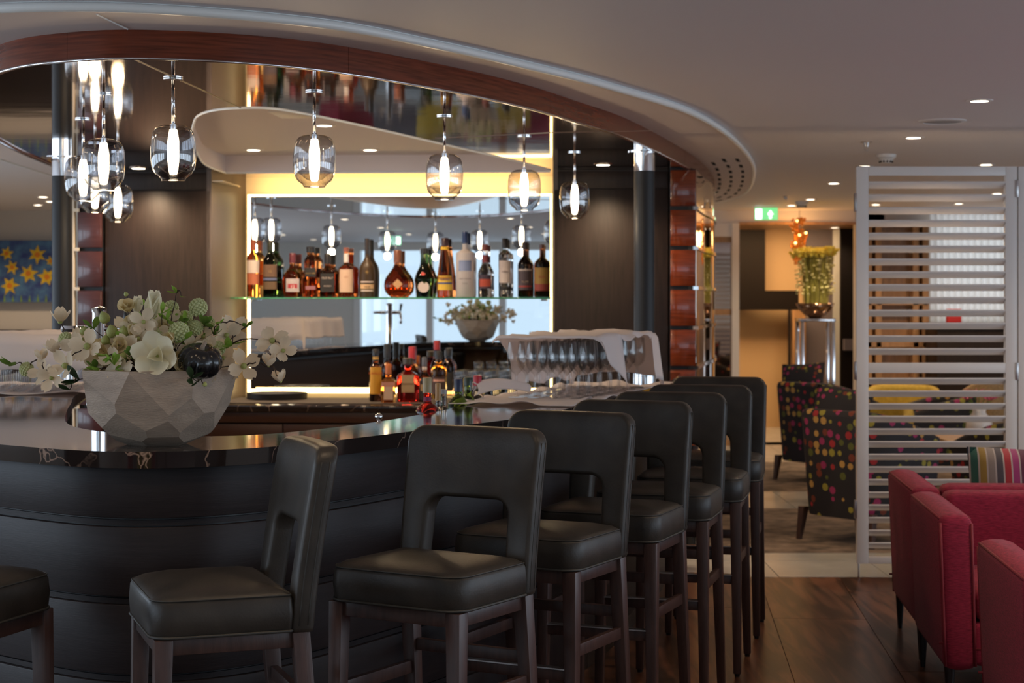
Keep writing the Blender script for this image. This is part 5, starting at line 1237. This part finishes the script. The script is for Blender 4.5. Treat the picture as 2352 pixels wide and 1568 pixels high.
v_ = Matrix.Rotation(-R(5.5), 3, 'Z') @ Vector((0, 0.83, 0)); sofa(tuple(Vector((1.575, 5.92, 0))-v_), -R(5.5), 1.5, 0.83, 0.705, 'red_fabric', 'red_piping', 'raspberry sofa in the bottom right corner, nearest to the camera')
def cushion(loc, rot, s, m, label, group=None, t=0.07):
    mb = MB(smooth=True); rows = []
    for i in range(13):
        row = []
        for j in range(13):
            u, v = i/6-1, j/6-1; k = (1-abs(u)**3.0)*(1-abs(v)**3.0); pin = 1-0.05*(1-abs(u)*abs(v))
            row.append((u*s[0]/2*pin, -t*k**0.5, v*s[1]/2*pin))
        rows.append(row)
    mb.quadgrid(rows); mb.quadgrid([[(x, -y, z) for x, y, z in r_] for r_ in rows])
    o = mb.build('cushion', m); o.location = loc; o.rotation_euler = rot; tag(o, label, 'cushion', group); return o
cushion((2.22, 7.50, 0.66), (R(-12), 0, -R(5.5)), (0.50, 0.42), 'stripes', 'velvet cushion with colourful vertical stripes behind the farthest raspberry sofa back')

def tub_chair(loc, rz, m, label, cat='armchair', w=0.70, d=0.66, h=0.83, group=None, cush=None, leg=0.17, ms=None):
    e = empty('tub_chair', loc, rz, label=label, cat=cat, group=group)
    path = [(-w/2, d/2), (-w/2, 0.0), (-w/2+0.02, -d/2+0.14), (-w/2+0.12, -d/2+0.02), (0, -d/2), (w/2-0.12, -d/2+0.02), (w/2-0.02, -d/2+0.14), (w/2, 0.0), (w/2, d/2)]
    pl = catmull(path, 5); th = 0.085; rows = []
    nr = offset(pl, -th)
    if (nr[20]-Vector((0, 0))).length > (pl[20]-Vector((0, 0))).length: nr = offset(pl, th)
    for p, q in zip(pl, nr):
        t = max(0, min(1, (p.y+d/2)/d)); top_ = h-0.17*t**1.5; row = []
        for k, (a, z) in enumerate(((0.0, leg), (0.0, leg+0.2), (0, top_-0.04), (0.15, top_-0.01), (0.5, top_), (0.85, top_-0.01), (1, top_-0.04), (1, leg+0.05))):
            tp = 1-0.13*(1-(z-leg)/(h-leg)); x, y = p.lerp(q, a); row.append((x*tp, y*tp, z))
        rows.append(row)
    mb = MB(smooth=True, sharp=60); b0 = 0; mb.quadgrid(rows, closed_v=True); mb.f.append(tuple(range(8))); k = (len(rows)-1)*8; mb.f.append(tuple(k+i for i in reversed(range(8))))
    mb.build('shell', m, e, world=False)
    pad(MB(smooth=True, sharp=50), -w/2+th, w/2-th, -d/2+th, d/2-0.01, leg+0.03, leg+0.27, 0.03, 0.04, 0.01).build('seat', m, e, world=False)
    for sx in (-1, 1):
        for sy in (-1, 1):
            x, y = sx*(w/2-0.07), sy*(d/2-0.08)
            MB().hexa([(x*1.06-0.013, y*1.1-0.013, 0), (x*1.06+0.013, y*1.1-0.013, 0), (x*1.06+0.013, y*1.1+0.013, 0), (x*1.06-0.013, y*1.1+0.013, 0)], [(x-0.024, y-0.024, leg+0.04), (x+0.024, y-0.024, leg+0.04), (x+0.024, y+0.024, leg+0.04), (x-0.024, y+0.024, leg+0.04)]).build('leg', 'leg_wood', e, world=False)
    return e
fr1 = math.atan2(-0.80, 0.60)
tub_chair((2.20, 10.86, 0), fr1, 'dots_large', 'near dark armchair with multicoloured polka dots left of the louvred screen', group='polka-dot armchairs in the passage')
tub_chair((2.60, 14.50, 0), fr1, 'dots_large', 'far dark armchair with multicoloured polka dots in front of the passage', group='polka-dot armchairs in the passage')
cushion((2.05, 10.86, 0.79), (R(-14), R(5), fr1+0.25), (0.40, 0.34), 'dots_small', 'small patterned cushion on the near polka-dot armchair', 'patterned cushions', t=0.05)
cushion((2.42, 14.52, 0.80), (R(-12), R(-4), fr1+0.2), (0.42, 0.36), 'dots_small', 'small patterned cushion on the far polka-dot armchair', 'patterned cushions', t=0.05)
for i, (x, y, t) in enumerate(((3.30, 11.3, 'just behind the louvred slats'), (3.45, 14.3, 'between the table and the curtain'))):
    tub_chair((x, y, 0), R(20+70*i), 'dots_large', 'polka-dot armchair seen in strips '+t, h=0.74, group='polka-dot armchairs behind the screen')
for i, (x, y, t) in enumerate(((2.62, 12.9, 'left'), (3.55, 15.9, 'farther'))):
    tub_chair((x, y, 0), R(160), 'ochre_fabric', 'mustard yellow low armchair seen through the louvres, '+('beside the display cabinet', 'near the dark sideboard')[i], h=0.72, group='mustard armchairs')
wv = tub_chair((4.50, 15.2, 0), R(10), 'woven_tan', 'tan woven chair below the pale curtain', h=0.84, w=1.1)
ct = empty('coffee_table', (3.62, 12.7, 0), label='tan wooden low table behind the louvred screen', cat='table')
MB().box((3.62, 12.7, 0.49), (1.1, 0.9, 0.045)).build('top', 'tan_wood', ct, bevel=0.004)
for x in (3.15, 4.09):
    for y in (12.32, 13.08): MB().box((x, y, 0.235), (0.06, 0.06, 0.465)).build('leg', 'tan_wood', ct)
va = MB(smooth=True).lathe([(0, 0), (0.05, 0), (0.095, 0.06), (0.09, 0.13), (0.045, 0.19), (0.05, 0.21), (0.04, 0.21), (0, 0.05)], 20).build('vase', 'white_ceramic'); va.location = (3.34, 12.45, 0.513); tag(va, 'round white vase on the low table behind the louvres', 'vase')
fb = empty('flower_bunch', (3.34, 12.45, 0.70), label='pink star-shaped flowers in the white vase', cat='flowers')
for k in range(7):
    a = k*0.9; p = Vector((0.09*math.cos(a), 0.06*math.sin(a), 0.09+0.02*(k % 3)))
    MB(smooth=True).tube([(0, 0, 0), p], 0.003, 5).build('stem', 'leaf_green', fb, world=False)
    mb = MB()
    for j in range(6):
        b_ = j*PI/3; mb.hexa([p+Vector((0, 0, -0.003)), p+Vector((math.cos(b_-.3)*.03, math.sin(b_-.3)*.03, .01)), p+Vector((math.cos(b_)*.075, math.sin(b_)*.075, .035)), p+Vector((math.cos(b_+.3)*.03, math.sin(b_+.3)*.03, .01))], [p+Vector((0, 0, .003)), p+Vector((math.cos(b_-.3)*.03, math.sin(b_-.3)*.03, .014)), p+Vector((math.cos(b_)*.075, math.sin(b_)*.075, .038)), p+Vector((math.cos(b_+.3)*.03, math.sin(b_+.3)*.03, .014))])
    mb.build('bloom', 'pink_petal', fb, world=False)
for nm, x0, x1, y0, y1, lab in (('rug', 1.15, 4.6, 10.35, 12.55, 'shaggy brown rug under the near polka-dot armchair'), ('rug', 1.4, 4.9, 13.7, 16.2, 'shaggy brown rug under the far polka-dot armchair')):
    mb = MB(smooth=True); rows = []
    for i in range(90):
        rows.append([(x0+(x1-x0)*i/89, y0+(y1-y0)*j/59, 0.001 if i in (0, 89) or j in (0, 59) else 0.006+0.006*noise.noise(Vector((i*0.9, j*0.9, 0)))) for j in range(60)])
    tag(mb.quadgrid(rows).build('rug', 'rug'), lab, 'rug')

# ================================================================== CEILING FITTINGS
lens = MB(smooth=True, sharp=40).lathe([(0, -0.003), (0.040, -0.003), (0.040, 0.0), (0, 0)], 24).mesh('lens'); lens.materials.append(MATS['lamp_disc'])
trm = MB(smooth=True, sharp=40).lathe([(0.041, 0), (0.041, -0.006), (0.060, -0.004), (0.063, 0)], 28).mesh('trim_ring'); trm.materials.append(MATS['white_lacquer'])
trc = trm.copy(); trc.materials.clear(); trc.materials.append(MATS['chrome'])
def downlight(x, y, z, label, group, power=9, ring=None, color=(1.0, 0.72, 0.46), sc=1.0, ang=140):
    power *= 2.4
    e = empty('downlight', (x, y, z-0.0005), label=label, cat='downlight', group=group); e.scale = (sc, sc, 1)
    for me_ in (lens, ring or trm): o = bpy.data.objects.new(me_.name.split('.')[0], me_); o.parent = e; col.objects.link(o)
    l = bpy.data.lights.new('spot', 'SPOT'); l.energy = power; l.color = color; l.spot_size = R(ang); l.spot_blend = 0.7; l.shadow_soft_size = 0.04
    lo = bpy.data.objects.new('spot', l); lo.location = (0, 0, -0.02); lo.parent = e; col.objects.link(lo)
gm = 'downlights in the main ceiling'
for px, py, lab in ((2250, 230, 'nearest downlight, above the raspberry sofas'), (2098, 315, 'downlight between the round speaker and the smoke detector'), (1915, 420, 'downlight left of the top of the louvred screen'), (1818, 471, 'downlight beside the far smoke detector above the green sign'),
                    (2158, 416, 'downlight showing through the top gap of the louvred screen'), (2076, 447, 'left downlight in the second louvre gap'), (2290, 444, 'right downlight in the second louvre gap'), (2012, 469, 'left downlight in the third louvre gap'), (2202, 467, 'right downlight in the third louvre gap'),
                    (116, 462, 'downlight above the flower painting beside the dark column'), (87, 484, 'downlight nearest the flower painting')):
    p = PH(px, py, ZC); downlight(p.x, p.y, ZC, lab, gm, 12)
for px, py, lab in ((1985, 381, 'shallow downlight just over the left corner of the louvred screen'), (2265, 377, 'shallow downlight just over the right side of the louvred screen'), (1862, 457, 'faint recessed downlight before the far smoke detector')):
    p = PH(px, py, ZC); downlight(p.x, p.y, ZC, lab, gm, 5)
l = bpy.data.lights.new('flower_fill_spot', 'SPOT'); l.energy = 45; l.color = (1.0, 0.78, 0.5); l.spot_size = R(60); l.shadow_soft_size = 0.04  # added spot with no fitting, brightens the yellow flowers
lo = bpy.data.objects.new('flower_fill_spot', l); lo.location = (2.9, 15.6, ZC-0.03); lo.rotation_euler = (R(22), 0, 0); col.objects.link(lo)
p = PX(1921, 502, 18.6); downlight(p.x, 18.7, 2.285, 'downlight in the tan lintel of the passage', 'passage downlights', 10)
for px, py, lab in ((745, 287, 'front downlight in the white ceiling tray'), (582, 343, 'left rear downlight in the white ceiling tray'), (850, 343, 'right rear downlight in the white ceiling tray')):
    p = PH(px, py, 2.42); downlight(p.x, p.y, 2.42, lab, 'downlights in the ceiling tray', 26)
for px, py, lab in ((1385, 377, 'chrome-ringed downlight before the right-hand dark cabinet'), (318, 385, 'chrome-ringed downlight before the left-hand dark cabinet')):
    p = PH(px, py, ZB); downlight(p.x, p.y, ZB, lab, 'chrome downlights in the mirrored ceiling', 20, ring=trc)
k = 0
for x in (-4.6, -2.8, -0.9, 1.1, 3.0, 5.0):
    for y in (-3.6, -1.6, 0.6, 2.9):
        downlight(x, y, ZC, 'downlight in the lounge ceiling behind the photographer', 'lounge downlights outside the picture', 2.2)
for x, y in ((3.4, 5.0), (5.2, 5.6), (3.3, 7.4), (5.2, 8.4), (-4.5, 6.0), (-4.8, 9.0), (-4.6, 12.5), (4.6, 11.5), (2.3, 5.4), (-3.9, 15.2), (-4.6, 16.9), (-5.6, 16.9), (-5.4, 14.5), (-4.2, 15.6), (5.0, 16.6), (5.9, 16.6)): downlight(x, y, ZC, 'side lounge downlight outside the picture, several of the set added for brightness', 'lounge downlights outside the picture', 12)  # several of these added to brighten the painting wall and the curtain
for x, y in ((-1.35, 3.75), (-0.15, 3.95), (1.05, 4.6), (2.0, 5.6)): downlight(x, y, ZC, 'downlight in the ceiling over the bar stools, above the picture', 'lounge downlights outside the picture', 7, ang=110)
# spotlights in the ring soffit over the stools, behind the frame edge
p = PH(2165, 277, ZC); spk = empty('ceiling_speaker', (p.x, p.y, ZC), label='flat round white loudspeaker flush in the ceiling between two downlights', cat='speaker')
MB(smooth=True, sharp=40).lathe([(0.098, 0), (0.098, -0.010), (0.118, -0.006), (0.122, 0)], 40).build('rim', 'white_lacquer', spk, world=False)
MB(smooth=True, sharp=40).lathe([(0, -0.007), (0.097, -0.007), (0.097, 0), (0, 0)], 40).build('grille', 'grey_plastic', spk, world=False)
for px, py, s, lab in ((2035, 355, 1.0, 'near white smoke detector above the louvred screen'), (1842, 463, 1.0, 'far white smoke detector above the green exit sign')):
    p = PH(px, py, ZC); e = empty('smoke_detector', (p.x, p.y, ZC), label=lab, cat='smoke detector', group='smoke detectors')
    MB(smooth=True, sharp=40).lathe([(0, -0.022), (0.058, -0.022), (0.064, -0.012), (0.064, 0), (0, 0)], 28).build('base', 'white_lacquer', e, world=False)
    MB(smooth=True, sharp=40).lathe([(0, -0.056), (0.028, -0.056), (0.036, -0.052), (0.054, -0.024), (0, -0.024)], 28).build('chamber', 'white_lacquer', e, world=False)
    for q in range(12):
        a = q*PI/6; MB().box((0.040*math.cos(a), 0.040*math.sin(a), -0.046), (0.010, 0.008, 0.012), rz=a).build('slot', 'slot_black', e, world=False)
for px, py, lab in ((1990, 326, 'near sprinkler head left of the smoke detector'), (1804, 451, 'far sprinkler head beside the distant smoke detector')):
    p = PH(px, py, ZC); e = empty('sprinkler', (p.x, p.y, ZC), label=lab, cat='sprinkler', group='ceiling sprinklers')
    MB(smooth=True, sharp=40).lathe([(0, -0.004), (0.034, -0.004), (0.036, 0), (0, 0)], 24).build('plate', 'satin_metal', e, world=False)
    MB(smooth=True, sharp=40).lathe([(0, -0.030), (0.012, -0.030), (0.018, -0.004), (0, -0.004)], 16).build('body', 'satin_metal', e, world=False)
    for s in (-1, 1): MB().tube([(s*0.009, 0, -0.03), (s*0.012, 0, -0.042), (0, 0, -0.052)], 0.0022, 5).build('frame_arm', 'satin_metal', e, world=False)
    MB(smooth=True, sharp=40).lathe([(0, -0.053), (0.013, -0.053), (0.013, -0.0515), (0, -0.0515)], 12).build('deflector', 'satin_metal', e, world=False)
# emergency exit sign
p = PX(1760, 491, 17.3); es_ = empty('exit_sign', (p.x, p.y, p.z), label='lit green emergency exit sign hanging from the ceiling', cat='sign')
W2, H2 = 0.115, 0.060
MB().box((0, 0.012, 0), (2*W2+0.004, 0.02, 2*H2+0.004)).build('housing', 'white_lacquer', es_, world=False)
MB().box((0, 0, 0), (2*W2, 0.003, 2*H2)).build('green_face', 'sign_green', es_, world=False)
def flatpoly(pts, name): mb = MB(); mb.v = [(x, -0.004, z) for x, z in pts]+[(x, -0.002, z) for x, z in pts]; n_ = len(pts); mb.f = [tuple(range(n_)), tuple(range(2*n_-1, n_-1, -1))]+[(i, (i+1) % n_, n_+(i+1) % n_, n_+i) for i in range(n_)]; return mb.build(name, 'sign_white', es_, world=False)
flatpoly([(0.030, -0.045), (0.052, -0.045), (0.052, -0.005), (0.030, -0.005)][:4], 'arrow_shaft'); flatpoly([(0.012, -0.006), (0.070, -0.006), (0.041, 0.035)], 'arrow_head')
flatpoly([(-0.105, -0.05), (-0.045, -0.05), (-0.045, 0.048), (-0.105, 0.048)], 'door_sign')
rm = MB()
for a, b_, w_ in (((-0.070, 0.015), (-0.076, -0.012), 0.010), ((-0.076, -0.012), (-0.060, -0.028), 0.007), ((-0.060, -0.028), (-0.064, -0.045), 0.006), ((-0.076, -0.012), (-0.090, -0.030), 0.007), ((-0.090, -0.030), (-0.100, -0.030), 0.006), ((-0.070, 0.012), (-0.055, 0.002), 0.005), ((-0.070, 0.012), (-0.088, 0.004), 0.005)):
    rm.tube([(a[0], -0.0055, a[1]), (b_[0], -0.0055, b_[1])], w_/2, 6)
rm.ball((-0.066, -0.0055, 0.029), 0.007, 8, 5); rm.build('running_figure', 'sign_green', es_, world=False)
for s in (-1, 1): MB().tube([(s*0.08, 0.012, H2), (s*0.08, 0.012, ZC-p.z)], 0.003, 6).build('hanger', 'satin_metal', es_, world=False)

ex2 = copy_tree(es_); ex2.location = (-2.84, -0.5, 2.30); ex2.rotation_euler.z = PI; tag(ex2, 'green emergency exit sign behind the photographer, seen in the mirror', 'sign')
# ================================================================== PAINTING OF DAFFODILS
Yp = 17.9; pa = empty('painting', (-5.0, Yp, 1.8), label='painting of yellow daffodils on a blue ground on the far wall', cat='painting')
def wx(px): return (px-1176)/4000*Yp
def wz(py): return EYE-(py-690)/4000*Yp
MB().box(((wx(-170)+wx(135))/2, Yp+0.02, (wz(552)+wz(694))/2), (wx(135)-wx(-170), 0.04, wz(552)-wz(694))).build('canvas', 'painting_blue', pa)
random.seed(3)
for px, py, r_ in ((15, 582, 17), (86, 585, 22), (28, 614, 17), (65, 628, 22), (108, 636, 22), (22, 656, 22), (116, 600, 12), (-22, 625, 22), (-60, 590, 22), (-85, 645, 20), (-130, 610, 22)):
    x, z, r2 = wx(px), wz(py), r_/4000*Yp; a0 = random.random(); pts = []
    for k in range(12):
        a = a0+k*PI/6; q = r2*(1.0 if k % 2 == 0 else 0.48)*random.uniform(0.88, 1.12); pts.append((x+q*math.cos(a), z+q*math.sin(a)))
    mb = MB(); mb.v = [(u, Yp-0.003, v) for u, v in pts]+[(u, Yp+0.001, v) for u, v in pts]; mb.f = [tuple(range(12)), tuple(range(23, 11, -1))]+[(i, (i+1) % 12, 12+(i+1) % 12, 12+i) for i in range(12)]
    mb.build('painted_daffodil', 'daffodil', pa)
    cu_ = MB().lathe([(0, 0), (r2*0.3, 0), (r2*0.3, 0.002), (0, 0.002)], 9).build('painted_cup', 'daffodil_cup', pa, world=False)
    o = cu_; o.rotation_euler = (PI/2, 0, 0); o.location = Vector((x, Yp-0.003, z))-pa.location
for k in range(16):
    x = wx(-190)+0.04+k*(wx(135)-wx(-170)-0.08)/15; MB().hexa([(x-0.012, Yp-0.002, wz(693)), (x+0.012, Yp-0.002, wz(693)), (x+0.012, Yp+0.001, wz(693)), (x-0.012, Yp+0.001, wz(693))], [(x-0.002, Yp-0.002, wz(678+random.uniform(-5, 5))), (x+0.002, Yp-0.002, wz(678)), (x+0.002, Yp+0.001, wz(678)), (x-0.002, Yp+0.001, wz(678))]).build('painted_leaf', 'leaf_bright', pa)

# ================================================================== RECEPTION: VASE OF YELLOW FLOWERS ON A CHROME STAND, AMBER LIGHT
Yv = 16.6; p0 = PX(1872, 731, Yv)
pe = empty('plinth', (p0.x, Yv, 0), label='tall chrome-framed pedestal under the bowl of yellow flowers', cat='pedestal')
hw = 0.145
for sx in (-1, 1):
    for sy in (-1, 1): MB().box((sx*hw, sy*hw, p0.z/2-0.0), (0.035, 0.035, p0.z-0.03)).build('leg', 'chrome', pe, world=False, bevel=0.003)
MB().box((0, 0, p0.z-0.0155), (0.335, 0.335, 0.03)).build('top', 'chrome', pe, world=False, bevel=0.003)
MB().box((0, 0, 0.02), (0.335, 0.335, 0.03)).build('base', 'chrome', pe, world=False, bevel=0.003)
fv = MB(smooth=True).lathe([(0, 0), (0.055, 0), (0.10, 0.03), (0.155, 0.085), (0.185, 0.145), (0.178, 0.145), (0.14, 0.085), (0, 0.03)], 30).build('bowl_vase', 'bronze_vase'); fv.location = (p0.x, Yv, p0.z); tag(fv, 'shiny bronze bowl-shaped vase on the chrome pedestal', 'vase')
ch = empty('chrysanthemums', (p0.x, Yv, p0.z+0.05), label='dense upright bunch of yellow chrysanthemums in the bronze bowl', cat='flowers')
random.seed(21)
mb1, mb2, mb3 = MB(), MB(), MB()
for k in range(110):
    a = random.random()*2*PI; r_ = 0.155*math.sqrt(random.random()); x, y = r_*math.cos(a), r_*math.sin(a)
    zt_ = 0.55+random.uniform(-0.03, 0.015); k2 = 1.18 if r_ > 0.10 else 1.1
    mb3.tube([(x*0.75, y*0.75, 0), (x*0.95, y*0.95, 0.3), (x*k2, y*k2, zt_)], 0.0035, 4)
for k in range(34):
    a = k*2.39996; r_ = 0.215*math.sqrt((k+0.5)/34); x, y = r_*math.cos(a), r_*math.sin(a); z = 0.555+random.uniform(-0.03, 0.02)
    fm = MB()
    for j in range(12):
        b_ = j*PI/6+random.uniform(-.1, .1); ca, sa = math.cos(b_), math.sin(b_); L_ = random.uniform(0.038, 0.052)
        fm.hexa([(-sa*0.004, ca*0.004, 0), (sa*0.004, -ca*0.004, 0), (ca*L_+sa*0.006, sa*L_-ca*0.006, 0.034), (ca*L_-sa*0.006, sa*L_+ca*0.006, 0.034)], [(-sa*0.004, ca*0.004, 0.005), (sa*0.004, -ca*0.004, 0.005), (ca*L_+sa*0.006, sa*L_-ca*0.006, 0.046), (ca*L_-sa*0.006, sa*L_+ca*0.006, 0.046)])
    fm.ball((0, 0, 0.016), 0.024, 8, 5)
    fm.build('bloom', 'chrys_yellow', ch, world=False).location = (x, y, z); ch.children[-1].scale = (1.0, 1.0, 1.3)
for k in range(170):
    a = random.random()*2*PI; r_ = 0.155+random.uniform(-0.03, 0.03); mb2.ball((r_*math.cos(a), r_*math.sin(a), random.uniform(0.18, 0.52)), random.uniform(0.010, 0.018), 6, 4, (1, 1, 0.6))
o = mb3.build('stems', 'chrys_stem', ch, world=False); o['kind'] = 'stuff'
o = mb2.build('buds', 'chrys_pale', ch, world=False); o['kind'] = 'stuff'
ac = empty('chandelier', (PX(1836, 510, 17.6).x, 17.6, ZC), label='amber glass chandelier hanging behind the yellow flowers', cat='chandelier')
mbg = MB(smooth=True)
for k in range(190):
    z = -0.10-0.46*random.random(); w_ = 0.10*(1-0.35*(-z-0.12)/0.42); a = random.random()*6.28
    mbg.ball((w_*math.cos(a)*random.random(), w_*math.sin(a), z), random.uniform(0.008, 0.018), 6, 4, (1, 1, 1.5))
o = mbg.build('glass_drops', 'amber_glass', ac, world=False); o['kind'] = 'stuff'
MB().tube([(0, 0, 0), (0, 0, -0.5)], 0.004, 6).build('hanger', 'chrome', ac, world=False)
for k, (x, z) in enumerate(((-0.01, -0.27), (0.055, -0.25), (-0.03, -0.13), (0.04, -0.42), (-0.05, -0.35))): MB(smooth=True).ball((x, -0.07, z), 0.012, 8, 6).build('spark_bulb', 'amber_spark', ac, world=False)
l = bpy.data.lights.new('chandelier_light', 'POINT'); l.energy = 6; l.color = (1, 0.5, 0.15); l.shadow_soft_size = 0.1
lo = bpy.data.objects.new('chandelier_light', l); lo.location = (0, 0.2, -0.3); lo.parent = ac; col.objects.link(lo)

# ================================================================== LOUNGE BEHIND THE CAMERA (SEEN IN THE MIRROR)
for i, (x, y, m_, nm) in enumerate(((-1.9, -2.6, 'red_fabric', 'raspberry'), (-1.0, -2.3, 'red_fabric', 'raspberry'), (-1.55, -1.7, 'ochre_fabric', 'mustard'), (-2.4, -1.9, 'ochre_fabric', 'mustard'), (-4.0, -2.9, 'red_fabric', 'raspberry'))):
    tub_chair((x, y, 0), R(150+40*i), m_, nm+' armchair by the windows, seen only in the bar mirror', h=0.85, group='lounge armchairs seen in the mirror')
for x in (0.35, -0.55):
    c = empty('column', (x, -1.2, 0)); c['kind'] = 'structure'
    MB(smooth=True, sharp=40).lathe([(0, 0), (0.08, 0), (0.08, ZC-0.3), (0, ZC-0.3)], 24).build('shaft', 'column_lacquer', c, world=False)
    MB(smooth=True, sharp=40).lathe([(0, ZC-0.3), (0.081, ZC-0.3), (0.081, ZC), (0, ZC)], 24).build('capital', 'chrome', c, world=False)
